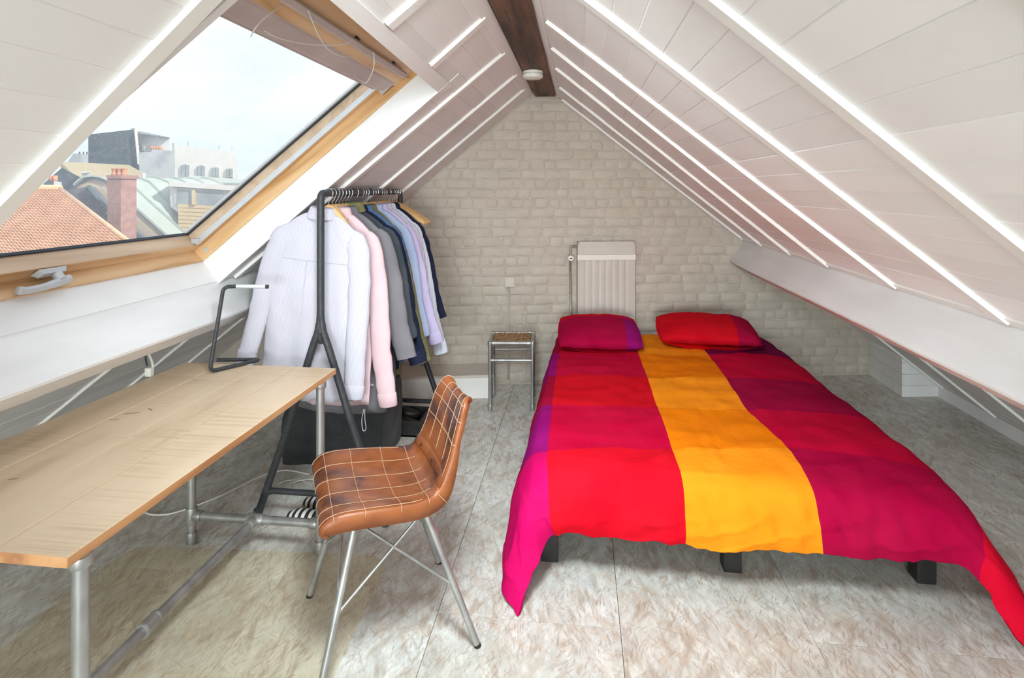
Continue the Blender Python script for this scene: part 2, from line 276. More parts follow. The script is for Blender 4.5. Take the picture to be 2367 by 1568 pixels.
# ------------------------------------------------------------------ mesh helpers
class MB:
    def __init__(s): s.v = []; s.f = []; s.m = []
    def add(s, vs, fs, mi=0):
        k = len(s.v); s.v += [tuple(p) for p in vs]; s.f += [tuple(i + k for i in f) for f in fs]; s.m += [mi] * len(fs); return s
    def box(s, a, b, mi=0):
        x0, y0, z0 = a; x1, y1, z1 = b
        return s.hexa([(x0, y0, z0), (x1, y0, z0), (x1, y1, z0), (x0, y1, z0), (x0, y0, z1), (x1, y0, z1), (x1, y1, z1), (x0, y1, z1)], mi)
    def hexa(s, p, mi=0):
        return s.add(p, [(3, 2, 1, 0), (4, 5, 6, 7), (0, 1, 5, 4), (1, 2, 6, 5), (2, 3, 7, 6), (3, 0, 4, 7)], mi)
    def rbox(s, a, b, r=.004, mi=0):            # box with chamfered vertical and horizontal edges
        bm = bmesh.new(); vs = [bm.verts.new(p) for p in [(x, y, z) for z in (a[2], b[2]) for y in (a[1], b[1]) for x in (a[0], b[0])]]
        for f in [(0, 2, 3, 1), (4, 5, 7, 6), (0, 1, 5, 4), (1, 3, 7, 5), (3, 2, 6, 7), (2, 0, 4, 6)]: bm.faces.new([vs[i] for i in f])
        bmesh.ops.bevel(bm, geom=list(bm.edges), offset=r, segments=2, affect='EDGES', profile=.5)
        bm.verts.index_update(); s.add([v.co[:] for v in bm.verts], [[v.index for v in f.verts] for f in bm.faces], mi); bm.free(); return s
    def prism(s, poly, vec, mi=0):
        n = len(poly); vec = Vector(vec); p = [Vector(q) for q in poly]
        return s.add([q[:] for q in p] + [(q + vec)[:] for q in p], [tuple(range(n - 1, -1, -1)), tuple(range(n, 2 * n))] + [(i, (i + 1) % n, n + (i + 1) % n, n + i) for i in range(n)], mi)
    def tube(s, path, r, n=10, mi=0, cap=True, closed=False, squash=None):
        P = [Vector(p) for p in path]; m = len(P); R = r if isinstance(r, (list, tuple)) else [r] * m
        vs = []; nrm = None
        for i, p in enumerate(P):
            if closed: t = (P[(i + 1) % m] - P[i - 1]).normalized()
            else: t = ((P[min(i + 1, m - 1)] - P[max(i - 1, 0)])).normalized()
            if nrm is None:
                nrm = t.orthogonal().normalized()
                if squash: nrm = (Vector(squash[2]) - t * t.dot(Vector(squash[2]))).normalized()
            else: nrm = (nrm - t * nrm.dot(t)).normalized()
            bn = t.cross(nrm)
            for k in range(n):
                a = 2 * pi * k / n
                ca, sa = (cos(a) * squash[0], sin(a) * squash[1]) if squash else (cos(a), sin(a))
                vs.append((p + (nrm * ca + bn * sa) * R[i])[:])
        fs = []
        for i in range(m if closed else m - 1):
            j = (i + 1) % m
            for k in range(n): fs.append((i * n + k, i * n + (k + 1) % n, j * n + (k + 1) % n, j * n + k))
        if cap and not closed: fs += [tuple(range(n - 1, -1, -1)), tuple(range((m - 1) * n, m * n))]
        return s.add(vs, fs, mi)
    def lathe(s, prof, c, axis=(0, 0, 1), n=20, mi=0):
        ax = Vector(axis).normalized(); u = ax.orthogonal().normalized(); v = ax.cross(u); c = Vector(c)
        vs = []
        for (r, h) in prof:
            for k in range(n): a = 2 * pi * k / n; vs.append((c + ax * h + (u * cos(a) + v * sin(a)) * max(r, 1e-5))[:])
        fs = [(i * n + k, i * n + (k + 1) % n, (i + 1) * n + (k + 1) % n, (i + 1) * n + k) for i in range(len(prof) - 1) for k in range(n)]
        fs += [tuple(range(n - 1, -1, -1)), tuple(range((len(prof) - 1) * n, len(prof) * n))]
        return s.add(vs, fs, mi)
    def grid(s, rows, mi=0, wrap=False, mfun=None):
        h = len(rows); w_ = len(rows[0]); k = len(s.v)
        for r in rows: s.v += [tuple(p) for p in r]
        for i in range(h - 1):
            for j in range(w_ if wrap else w_ - 1):
                s.f.append((k + i * w_ + j, k + i * w_ + (j + 1) % w_, k + (i + 1) * w_ + (j + 1) % w_, k + (i + 1) * w_ + j)); s.m.append(mfun(i, j) if mfun else mi)
        return s
    def build(s, name, mats, parent=None, smooth=False, world=True, angle=None):
        me = bpy.data.meshes.new(name)
        vs = s.v
        if parent is not None and world:
            inv = root_matrix(parent).inverted(); vs = [(inv @ Vector(p))[:] for p in s.v]
        me.from_pydata(vs, [], s.f)
        mats = mats if isinstance(mats, (list, tuple)) else [mats]
        for m in mats: me.materials.append(m)
        if len(mats) > 1: me.polygons.foreach_set('material_index', s.m)
        bm = bmesh.new(); bm.from_mesh(me); bmesh.ops.recalc_face_normals(bm, faces=bm.faces); bm.to_mesh(me); bm.free()
        if smooth:
            me.polygons.foreach_set('use_smooth', [True] * len(me.polygons))
            if angle: me.set_sharp_from_angle(angle=radians(angle))
        me.update()
        o = bpy.data.objects.new(name, me); COL.objects.link(o)
        if parent is not None: o.parent = parent
        return o
ROOTM = {}
def root_matrix(o):
    while o.parent is not None: o = o.parent
    return ROOTM.get(o.name, Matrix.Identity(4))
def tag(o, label=None, cat=None, group=None, kind=None):
    if label: o['label'] = label
    if cat: o['category'] = cat
    if group: o['group'] = group
    if kind: o['kind'] = kind
    return o
def thing(name, label, cat, loc=(0, 0, 0), rz=0.0, group=None):
    o = bpy.data.objects.new(name, None); COL.objects.link(o); o.empty_display_size = .1
    o.location = loc; o.rotation_euler = (0, 0, rz)
    ROOTM[o.name] = Matrix.Translation(loc) @ Matrix.Rotation(rz, 4, 'Z')
    return tag(o, label, cat, group)
def smoothpath(pts, per=8):
    P = [Vector(p) for p in pts]; out = []
    for i in range(len(P) - 1):
        p0 = P[max(i - 1, 0)]; p1 = P[i]; p2 = P[i + 1]; p3 = P[min(i + 2, len(P) - 1)]
        for k in range(per):
            t = k / per
            out.append(.5 * ((2 * p1) + (p2 - p0) * t + (2 * p0 - 5 * p1 + 4 * p2 - p3) * t * t + (3 * p1 - p0 - 3 * p2 + p3) * t ** 3))
    out.append(P[-1]); return out
def bend(pts, r=.03, n=6):                      # polyline with rounded corners
    P = [Vector(p) for p in pts]; out = [P[0]]
    for i in range(1, len(P) - 1):
        a = (P[i - 1] - P[i]); b = (P[i + 1] - P[i]); rr = min(r, a.length * .45, b.length * .45)
        A = P[i] + a.normalized() * rr; B = P[i] + b.normalized() * rr
        for k in range(n + 1): t = k / n; out.append(A * (1 - t) ** 2 + P[i] * 2 * t * (1 - t) + B * t * t)
    out.append(P[-1]); return out
def lerp(a, b, t): return a + (b - a) * t
def interp(xs, ys, x):
    if x <= xs[0]: return ys[0]
    for i in range(len(xs) - 1):
        if x <= xs[i + 1]: return lerp(ys[i], ys[i + 1], (x - xs[i]) / (xs[i + 1] - xs[i]))
    return ys[-1]
def sstep(a, b, x):
    t = min(1, max(0, (x - a) / (b - a))); return t * t * (3 - 2 * t)

# ------------------------------------------------------------------ room geometry
WA = Vector((-.477, 4.502, 0)); WD = Vector((.9806, .196, 0)).normalized(); WN = Vector((WD.y, -WD.x, 0))     # back wall, WN points into the room
def wall_y(x): return WA.y + (x - WA.x) * WD.y / WD.x
YB = -5.0                                       # rear end of the room
class Slope:
    def __init__(s, o, e, n): s.o = Vector(o); s.e = Vector(e).normalized(); s.n = Vector(n).normalized()   # e down the slope, n outwards
    def p(s, d, off, y): q = s.o + s.e * d + s.n * off; return (q.x, y, q.z)
LS = Slope((-.392, 0, 2.285), (-.756, 0, -.655), (-.655, 0, .756))
RS = Slope((-.171, 0, 2.288), (.792, 0, -.610), (.610, 0, .792))
LL = Slope((-1.766, 0, 1.096), (-.756, 0, -.655), (-.655, 0, .756))      # below the purlins
RL = Slope((1.334, 0, 1.130), (.783, 0, -.622), (.622, 0, .783))
S_LP, S_RP = 1.817, 1.900                       # where the purlins meet the slopes
WY0, WY1, WS0, WS1 = 1.16, 2.69, .345, 1.817     # roof window opening
def skew(s_): return -.07 * (s_ - 1.0)

# floor: strand boards laid side by side
floor = tag(MB().box((-3.2, YB, -.12), (3.0, 5.4, -.018)).build('floor', M['slab']), kind='structure')
seams = [-3.14, -2.485, -1.83, -1.175, -.515, .142, .80, 1.46, 2.11, 2.77]
for i in range(len(seams) - 1):
    a, b = seams[i] + .0008, seams[i + 1] - .0008
    y_first = (-.55, .42, -.3, .6, -.4, .5, 2.06, .3, -.2)[i]
    ys = [YB] + [y_first - 2.44 * k for k in (2, 1, 0) if y_first - 2.44 * k > YB + .05]
    while ys[-1] < 5.3: ys.append(ys[-1] + 2.44)
    ys[-1] = 5.35
    for j in range(len(ys) - 1):
        if ys[j + 1] - ys[j] < .05: continue
        MB().rbox((a, ys[j] + .0008, -.018), (b, ys[j + 1] - .0008, random.uniform(-.0004, .0)), .0012).build('panel', M['floor'], floor)

# back wall, painted bricks
def gable_poly(off=0.0):
    pts = [(-2.62, 0), (2.50, 0), (2.50, None), (-.171, 2.288), (-.392, 2.285), (-2.62, None)]
    return pts
def roof_z(x):                                   # underside of the ceiling above x
    if x < -1.766: return 1.096 + (x + 1.766) * .866
    if x < -.392: return 2.285 + (x + .392) * .866
    if x < -.171: return 2.287
    if x < 1.334: return 2.288 - (x + .171) * .77
    return 1.13 - (x - 1.334) * .794
def wall_pt(x, z, off=0.0): return Vector((x, wall_y(x), z)) + WN * off
xs_ = [-2.9, -1.766, -.392, -.171, 1.334, 2.7]
wallb = MB().prism([wall_pt(-2.95, -.02), wall_pt(2.7, -.02)] + [wall_pt(x, roof_z(x) + .05) for x in reversed(xs_)], -WN * .25).build('wall_back', M['mortar'])
tag(wallb, kind='structure')
def clip(poly, a, b, c):                         # keep a*x + b*y <= c
    out = []
    for i in range(len(poly)):
        p, q = poly[i], poly[(i + 1) % len(poly)]
        dp, dq = a * p[0] + b * p[1] - c, a * q[0] + b * q[1] - c
        if dp <= 0: out.append(p)
        if dp * dq < 0: t = dp / (dp - dq); out.append((p[0] + (q[0] - p[0]) * t, p[1] + (q[1] - p[1]) * t))
    return out
def poly_area(p): return abs(sum(p[i][0] * p[(i + 1) % len(p)][1] - p[(i + 1) % len(p)][0] * p[i][1] for i in range(len(p)))) / 2
bricks = []
H = .0768
rb = random.Random(11)
for k in range(31):
    z0 = .012 + k * H; header = (k % 2 == 0)
    x = -2.5 + rb.uniform(0, .1) + (0 if header else .05)
    while x < 2.42:
        hd = header != (rb.random() < .14)
        L_ = (.098 if hd else .196) * rb.uniform(.92, 1.07)
        g = rb.uniform(.006, .011)
        x0, x1 = x + g / 2, x + L_ - g / 2; x += L_
        za, zb = z0 + rb.uniform(.0025, .005), z0 + H - rb.uniform(.0025, .005)
        j = lambda s=.003: rb.uniform(-s, s)
        c = .006 + rb.uniform(0, .006)
        poly = [(x0 + c, za + j()), ((x0 + x1) / 2 + j(.02), za + j()), (x1 - c, za + j()), (x1 + j(.002), za + c), (x1 + j(), (za + zb) / 2), (x1 + j(.002), zb - c), (x1 - c, zb + j()), ((x0 + x1) / 2 + j(.02), zb + j()), (x0 + c, zb + j()), (x0 + j(.002), zb - c), (x0 + j(), (za + zb) / 2), (x0 + j(.002), za + c)]
        poly = clip(poly, .77, 1, 2.288 - .171 * .77 - .012)
        if poly: poly = clip(poly, -.866, 1, 2.285 + .392 * .866 - .012)
        if poly: poly = clip(poly, 0, 1, 2.27)
        if poly: poly = clip(poly, 1, 0, 2.385)
        if len(poly) < 3 or poly_area(poly) < .0012: continue
        bricks.append(poly)
def brick_mesh(mb, poly, proud):
    n = len(poly); cx = sum(p[0] for p in poly) / n; cz = sum(p[1] for p in poly) / n
    lo = [wall_pt(p[0], p[1], -.002) for p in poly]
    def ins(p, d):
        dx, dz = p[0] - cx, p[1] - cz; l = max(1e-4, sqrt(dx * dx + dz * dz)); k_ = max(0, 1 - d / l); return (cx + dx * k_, cz + dz * k_)
    tl = [rb.uniform(-.002, .002) for _ in poly]
    mid = [wall_pt(*ins(p, .0015), proud * .65) for p in poly]
    hi = [wall_pt(*ins(p, .007), proud + t) for p, t in zip(poly, tl)]
    vs = lo + mid + hi + [wall_pt(cx, cz, proud + .0015)]
    fs = []
    for r in (0, n):
        fs += [(r + i, r + (i + 1) % n, r + n + (i + 1) % n, r + n + i) for i in range(n)]
    fs += [(2 * n + i, 2 * n + (i + 1) % n, 3 * n) for i in range(n)]
    mb.add([v[:] for v in vs], fs)
def seen_brick(p):
    cx = sum(q[0] for q in p) / len(p); cz = sum(q[1] for q in p) / len(p)
    if cx < -1.32 and cz < 1.40: return False
    if cx < -1.0 and cz < .19: return False
    if -.03 < cx < .42 and .45 < cz < 1.13: return False
    if 0 < cx < 1.9 and cz < .42 - max(0, cx - 1.4) * .6: return False
    return True
seen = sorted([p for p in bricks if seen_brick(p)], key=poly_area, reverse=True)
rest = seen[299:] + [p for p in bricks if not seen_brick(p)]
for p in seen[:299]:
    mb = MB(); brick_mesh(mb, p, rb.uniform(.004, .008)); mb.build('brick', M['brick'], wallb, smooth=True, angle=50)
mb = MB()
for p in rest: brick_mesh(mb, p, rb.uniform(.004, .008))
tag(mb.build('brickwork', M['brick'], wallb, smooth=True, angle=50), kind='stuff')

# rear wall and knee walls (rear one is behind the camera)
tag(MB().box((-3.0, YB - .1, -.02), (2.9, YB, 2.4)).build('wall_front', M['white']), kind='structure')
wl = tag(MB().box((-2.95, YB, 0), (-2.82, 4.4, .20)).build('wall_left', M['white']), kind='structure')
wr = tag(MB().box((2.65, YB, 0), (2.80, 4.60, .086)).build('wall_right', M['white']), kind='structure')
# block chimney breast in the far right corner, single blocks
cb = tag(MB().hexa([(2.397, 5.12, 0), (2.386, 4.566, 0), (2.80, 4.62, 0), (2.80, 5.2, 0), (2.397, 5.12, .36), (2.386, 4.566, .36), (2.80, 4.62, .02), (2.80, 5.2, .02)]).build('wall_corner', M['white']), kind='structure')
for k in range(4):
    z0, z1 = k * .085 + .001, k * .085 + .084
    for (ya, yb) in ((4.557, 4.80), (4.803, 5.09)) if k % 2 else ((4.557, 4.66), (4.663, 4.92), (4.923, 5.09)):
        f = lambda y: 2.379 + (y - 4.557) * .0232
        zt = min(z1, .352)
        MB().hexa([(f(ya), ya, z0), (f(ya) + .05, ya, z0), (f(yb) + .05, yb, z0), (f(yb), yb, z0), (f(ya), ya, zt), (f(ya) + .05, ya, zt), (f(yb) + .05, yb, zt), (f(yb), yb, zt)]).build('block', M['white'], cb)
    xe = 2.66 if k < 1 else 1.334 + (1.13 - z1) / .794
    xe = min(xe, 2.655)
    if xe > 2.44:
        g = lambda x: 4.557 + (x - 2.379) * .15
        MB().hexa([(2.384, g(2.384) - .004, z0), (xe, g(xe) - .004, z0), (xe, g(xe) + .03, z0), (2.384, g(2.384) + .03, z0), (2.384, g(2.384) - .004, z1), (xe, g(xe) - .004, z1), (xe, g(xe) + .03, z1), (2.384, g(2.384) + .03, z1)]).build('block', M['white'], cb)
# low plinth along the foot of the back wall, left
pl = MB(); q = [wall_pt(-2.8, 0), wall_pt(-.70, 0), wall_pt(-.70, 0, .285), wall_pt(-2.8, 0, .285)]
pl.prism([v[:] for v in q], (0, 0, .155))
plinth = tag(pl.build('trim_4', M['batten']), kind='structure')
q2 = [wall_pt(-2.8, .155), wall_pt(-.695, .155), wall_pt(-.695, .155, .292), wall_pt(-2.8, .155, .292)]
MB().prism([v[:] for v in q2], (0, 0, .018)).build('board', M['plinth_top'], plinth)

# roof slabs with the window opening left out
def slab_piece(mb, S, s0, s1, y0, y1, o0=.014, o1=.10):
    mb.hexa([S.p(s0, o0, y0), S.p(s1, o0, y0), S.p(s1, o0, y1), S.p(s0, o0, y1), S.p(s0, o1, y0), S.p(s1, o1, y0), S.p(s1, o1, y1), S.p(s0, o1, y1)])
mb = MB()
slab_piece(mb, LS, -.12, WS0, YB, 5.0); slab_piece(mb, LS, WS0, WS1, YB, WY0 - .03); slab_piece(mb, LS, WS0, WS1, WY1 + .05, 5.0); slab_piece(mb, LS, WS1 + .03, 3.4, YB, 5.0)
ceil_l = tag(mb.build('ceiling', M['slab']), kind='structure')
mb = MB(); slab_piece(mb, RS, -.12, 1.9, YB, 5.5); slab_piece(mb, RL, 0, 2.2, YB, 5.5)
ceil_r = tag(mb.build('ceiling', M['slab']), kind='structure')
PW = .0985
def plank(S, s0, s1, y0, y1, parent, ylin=None, name='plank'):
    d = random.uniform(-.0015, .0015); c = .0032; t = .013; g = .0001
    prof = [(s0 + g, t), (s0 + g, .0026), (s0 + g + c, d), (s1 - g - c, d), (s1 - g, .0026), (s1 - g, t)]
    a = [S.p(s, o, y0) for s, o in prof]
    b = [S.p(s, o, (wall_y(S.p(s, 0, 0)[0]) if y1 is None else y1)) for s, o in prof]
    n = 6
    mb = MB().add(a + b, [tuple(range(n)), tuple(range(2 * n - 1, n - 1, -1))] + [(i, i + n, (i + 1) % n + n, (i + 1) % n) for i in range(n)])
    return mb.build(name, M['plank'], parent)
edges_l = [-.02] + [.0605 + PW * k for k in range(0, 18)]
edges_l[-1] = S_LP - .004
for i in range(len(edges_l) - 1):
    a, b = edges_l[i], edges_l[i + 1]
    if b <= WS0: plank(LS, a, b, YB, None, ceil_l)
    else:
        if a < WS0 - .005:
            plank(LS, a, b, YB, WY0 - .04, ceil_l); plank(LS, a, WS0 - .005, WY0 - .04, WY1 + .06, ceil_l); plank(LS, a, b, WY1 + .06, None, ceil_l)
        else:
            plank(LS, a, b, YB, WY0 - .02, ceil_l); plank(LS, a, b, WY1 + .02 + skew((a + b) / 2), None, ceil_l)
for i in range(14):
    plank(LL, .0 + PW * i, PW * (i + 1), YB, None, ceil_l)
edges_r = [-.02] + [.04 + .0987 * k for k in range(0, 20)]
edges_r[-1] = S_RP - .003
for i in range(len(edges_r) - 1): plank(RS, edges_r[i], edges_r[i + 1], YB, None, ceil_r)
for i in range(17): plank(RL, PW * i, PW * (i + 1), YB, None, ceil_r)
# battens down the slopes
def batten(S, s0, y0, s1, y1, parent, wd=.052, th=.016, m='batten'):
    vs = []
    for o in (-th, .002):
        vs += [S.p(s0, o, y0), S.p(s1, o, y1), S.p(s1, o, y1 + wd), S.p(s0, o, y0 + wd)]
    mb = MB().hexa(vs); return mb.build('batten', M[m], parent)
for (y0, y1) in [(4.525, 4.31), (4.116, 3.84), (3.584, 3.32), (3.0, 2.73)]:
    batten(LS, .012, y0 - .0, S_LP - .01, y1, ceil_l, wd=.045 if y0 < 4.5 else .03)
batten(LS, .012, 2.365, .318, 2.355, ceil_l); batten(LS, .012, 1.80, .306, 1.775, ceil_l)
batten(LS, .012, 1.07, S_LP - .005, 1.135, ceil_l, wd=.046)
batten(LS, .012, .50, S_LP - .01, .46, ceil_l); batten(LS, .012, -.1, S_LP - .01, -.15, ceil_l)
for (y0, y1) in [(4.53, 4.81), (3.98, 4.33), (3.34, 3.76), (2.86, 3.21), (2.40, 2.555), (1.74, 1.925), (1.13, 1.40), (.55, .75), (-.05, .15)]:
    batten(RS, .045, y0, S_RP - .02, y1, ceil_r, wd=.05 if y0 < 4.5 else .03)
for (y0, y1) in [(4.05, 3.55), (3.5, 3.0), (2.95, 2.45), (2.4, 1.9), (1.85, 1.35), (1.3, .8)]: batten(LL, .03, y0 - .35, 1.2, y1 - .1, ceil_l, wd=.03, th=.012)
for (y0, y1) in [(4.37, 4.50), (3.80, 3.97), (3.2, 3.4), (2.7, 2.9), (2.1, 2.3)]: batten(RL, .05, y0, 1.66, y1, ceil_r, wd=.03, th=.014)
# boards lining the ridge and closing strip above the window
MB().hexa([LS.p(-.03, -.008, YB), LS.p(.03, -.008, YB), LS.p(.03, -.008, 4.5), LS.p(-.03, -.008, 4.5), LS.p(-.03, .01, YB), LS.p(.03, .01, YB), LS.p(.03, .01, 4.5), LS.p(-.03, .01, 4.5)]).build('ridge_board', M['plank'], ceil_l)
MB().hexa([RS.p(-.02, -.008, YB), RS.p(.03, -.008, YB), RS.p(.03, -.008, 4.54), RS.p(-.02, -.008, 4.54), RS.p(-.02, .01, YB), RS.p(.03, .01, YB), RS.p(.03, .01, 4.54), RS.p(-.02, .01, 4.54)]).build('ridge_board', M['plank'], ceil_r)
MB().hexa([RS.p(.036, -.005, YB), RS.p(.048, -.005, YB), RS.p(.048, -.005, 4.54), RS.p(.036, -.005, 4.54), RS.p(.036, .01, YB), RS.p(.048, .01, YB), RS.p(.048, .01, 4.54), RS.p(.036, .01, 4.54)]).build('ridge_board', M['plank'], ceil_r)
MB().hexa([LS.p(.300, -.012, 1.13), LS.p(.343, -.012, 1.13), LS.p(.397, -.012, 2.76), LS.p(.328, -.012, 2.80), LS.p(.300, .01, 1.13), LS.p(.343, .01, 1.13), LS.p(.397, .01, 2.76), LS.p(.328, .01, 2.80)]).build('head_board', M['plank'], ceil_l)
# foot strip where the right slope meets its purlin
MB().hexa([RS.p(1.855, -.008, YB), RS.p(1.898, -.008, YB), RS.p(1.898, -.008, 4.85), RS.p(1.855, -.008, 4.85), RS.p(1.855, .0, YB), RS.p(1.898, .0, YB), RS.p(1.898, .0, 4.85), RS.p(1.855, .0, 4.85)]).build('foot_strip', M['batten'], ceil_r)

# purlins: beams square to the slopes, and the dark ridge beam
def purlin(S, s, depth, thick, y1, name, bow=0.0):
    rows = []
    ny = 30
    mb = MB()
    for i in range(ny + 1):
        y = YB + (y1 - YB) * i / ny
        wv = .004 * noise.noise(Vector((0, y * 1.3, s))) + .002 * noise.noise(Vector((3, y * 5, s)))
        wb = .006 * noise.noise(Vector((9, y * 1.7, s))) + .004 * noise.noise(Vector((5, y * 7, s)))
        r = [S.p(s, .03, y), S.p(s + wv, -depth * .5, y), S.p(s + wv * .6, -depth + .006 + wb, y), S.p(s + .008, -depth + wb, y), S.p(s + thick, -depth + wb * .5, y), S.p(s + thick, .03, y)]
        rows.append(r)
    mb.grid(rows, wrap=True, mfun=lambda i, j: 1 if j in (3,) and name == 'trim_2' else 0)  # underside of the right purlin is pinkish
    mb.add(rows[0], [tuple(range(6))]); mb.add(rows[-1], [tuple(range(6))])
    return tag(mb.build(name, [M['purlin'], M['pinkish']]), kind='structure')
purlin(LS, S_LP, .196, .09, 4.25, 'trim_1')
purlin(RS, S_RP, .213, .07, 4.86, 'trim_2')
mb = MB(); rows = []
for i in range(41):
    y = YB + (4.50 - YB) * i / 40
    j = lambda k: .006 * noise.noise(Vector((k * 7.1, y * 3.0, 1.3)))
    rows.append([(-.352 + j(1), y, 2.32), (-.352 + j(2), y, 2.284 + j(3)), (-.344 + j(4), y, 2.276 + j(5)), (-.27, y, 2.274 + j(6)), (-.196 + j(7), y, 2.276 + j(8)), (-.189 + j(9), y, 2.284), (-.189 + j(10), y, 2.32)])
mb.grid(rows); mb.add(rows[-1], [tuple(range(7))])
ridge = tag(mb.build('trim_3', M['beam']), kind='structure')
def crack(path, r=.003):
    mb = MB(); mb.tube(path, [r * .3] + [r] * (len(path) - 2) + [r * .3], n=5); return mb.build('crack', M['seal'], ridge)
for x0, ya, yb in [(-.26, 2.25, 2.75), (-.225, 2.6, 3.0), (-.30, 2.3, 2.5), (-.27, 3.0, 3.3)]:
    crack([(x0 + .010 * noise.noise(Vector((x0 * 9, t * 6.0, 0))), ya + (yb - ya) * t, 2.2745) for t in [k / 8 for k in range(9)]])
crack([(-.262 + .018 * cos(a), 4.36 + .05 * sin(a), 2.273) for a in [k * 2 * pi / 10 for k in range(11)]], .004)

# ------------------------------------------------------------------ roof window
win = bpy.data.objects.new('window_1', None); COL.objects.link(win); tag(win, kind='structure')
def wbox(name, s0, s1, o0, o1, y0, y1, m, parent=win, sk=True, k=1.0):
    f = (lambda s: skew(s) * k) if sk else (lambda s: 0)
    mb = MB().hexa([LS.p(s0, o0, y0 + f(s0)), LS.p(s1, o0, y0 + f(s1)), LS.p(s1, o0, y1 + f(s1)), LS.p(s0, o0, y1 + f(s0)), LS.p(s0, o1, y0 + f(s0)), LS.p(s1, o1, y0 + f(s1)), LS.p(s1, o1, y1 + f(s1)), LS.p(s0, o1, y1 + f(s0))])
    return mb.build(name, M[m], parent)
YR = 2.665
wbox('lining', WS0 - .01, WS1 + .03, -.013, .125, YR, YR + .022, 'white')            # side lining
wbox('lining', WS0, WS1 + .03, -.0, .125, WY0 - .03, WY0 - .005, 'white')
wbox('lining', WS1 - .005, WS1 + .03, -.002, .125, WY0 - .03, YR + .01, 'white')
wbox('lining', WS0 - .02, WS0, .0, .125, WY0 - .03, YR + .01, 'white')
# outer frame, pine
wbox('frame_rail', 1.803, 1.86, .12, .28, WY0, YR + .02, 'pine_y')
wbox('frame_rail', WS0 - .03, .452, .140, .28, WY0, YR + .02, 'pine_y')
wbox('frame_rail', WS0 - .03, WS0 + .004, .10, .150, WY0, YR + .02, 'pine_y')
wbox('frame_rail', WS0 - .03, 1.86, .12, .28, YR - .012, YR + .04, 'pine_s')
wbox('frame_rail', WS0 - .03, 1.86, .12, .28, WY0 - .03, WY0 + .01, 'pine_s')
# sash
wbox('sash_rail', 1.752, 1.802, .182, .262, WY0 + .01, YR - .012, 'pine_y')
wbox('sash_face', 1.7515, 1.7535, .184, .246, WY0 + .02, 2.60, 'pine_pale')
wbox('sash_rail', .462, .53, .14, .262, WY0 + .01, YR - .012, 'pine_y')
wbox('sash_rail', .52, 1.76, .182, .262, 2.612, YR - .013, 'pine_s')
wbox('sash_face', .53, 1.753, .204, .246, 2.610, 2.613, 'pine_pale')
wbox('blind_channel', .55, 1.75, .180, .204, 2.603, 2.616, 'alu')
wbox('sash_rail', .52, 1.76, .182, .262, WY0 + .01, WY0 + .06, 'pine_s')
wbox('seal', 1.742, 1.752, .246, .256, WY0 + .05, 2.612, 'seal')
wbox('seal', .53, 1.745, .246, .256, 2.598, 2.612, 'seal')
wbox('glazing_bead', .53, 1.742, .252, .262, 2.580, 2.598, 'alu')
gp = wbox('pane', .50, 1.78, .256, .260, WY0 + .02, 2.63, 'glass')
# corner bracket and screws
mb = MB(); p0 = Vector(LS.p(1.735, .196, 2.602 + skew(1.735)))
mb.box(p0 - Vector((.02, .012, .012)), p0 + Vector((.02, .006, .012))); mb.build('bracket', M['alu'], win)
mb = MB(); c0 = Vector(LS.p(1.755, .15, YR - .012 + skew(1.755))); mb.lathe([(.0, 0), (.012, 0), (.012, .003), (.006, .0035), (.005, .001), (0, .001)], c0, axis=(0, -1, 0), n=16); mb.build('screw', M['alu'], win, smooth=True, angle=40)
# roller blind in its casing at the head
mb = MB()
prof = [(.505, .17), (.505, .142), (.525, .138), (.55, .140), (.553, .148), (.585, .150), (.588, .158), (.60, .165), (.60, .2), (.575, .2)]
a = [LS.p(s, o, WY0 + .02) for s, o in prof]; b = [LS.p(s, o, 2.60 + .03) for s, o in prof]; n = len(prof)
mb.add(a + b, [tuple(range(n)), tuple(range(2 * n - 1, n - 1, -1))] + [(i, i + n, (i + 1) % n + n, (i + 1) % n) for i in range(n)])
blind = mb.build('blind', M['blind'], win)
wbox('hem_bar', .600, .612, .176, .196, WY0 + .03, 2.60, 'blind', blind, sk=False)
wbox('end_cap', .503, .600, .139, .2, 2.628, 2.633, 'blind', blind, sk=False)
# ventilation bar
mb = MB(); prof = [(.437, .122), (.441, .110), (.460, .108), (.466, .113), (.466, .128), (.440, .130)]
a = [LS.p(s, o, WY0) for s, o in prof]; b = [LS.p(s, o, 2.59) for s, o in prof]; n = len(prof)
mb.add(a + b, [tuple(range(n)), tuple(range(2 * n - 1, n - 1, -1))] + [(i, i + n, (i + 1) % n + n, (i + 1) % n) for i in range(n)])
vb = mb.build('ventilation_bar', M['blind'], win)
for y in (1.5, 2.0, 2.42): wbox('bar_bracket', .430, .455, .126, .145, y, y + .02, 'stud', vb, sk=False)
# handle on the bottom rail
hy = 1.80; hs, ho = 1.765, .178
mb = MB()
def hp(ds, do, y): return Vector(LS.p(hs + ds, ho + do, y))
mb.hexa([hp(-.014, 0, hy - .055), hp(.016, 0, hy - .065), hp(.016, 0, hy + .04), hp(-.014, 0, hy + .05), hp(-.010, -.018, hy - .045), hp(.012, -.018, hy - .052), hp(.012, -.018, hy + .03), hp(-.010, -.018, hy + .04)])
hb = mb.build('handle', M['handle'], win)
mb = MB(); mb.tube([hp(0, -.018, hy + .01), hp(.003, -.045, hy + .012)], .017, n=12)
mb.tube(smoothpath([hp(.003, -.045, hy + .045), hp(.008, -.05, hy), hp(.014, -.055, hy - .06), hp(.016, -.054, hy - .12), hp(.012, -.048, hy - .14)], 5), [.015] * 8 + [.013] * 8 + [.014] * 4 + [.012], n=10)
mb.build('lever', M['handle'], hb, smooth=True, angle=50)
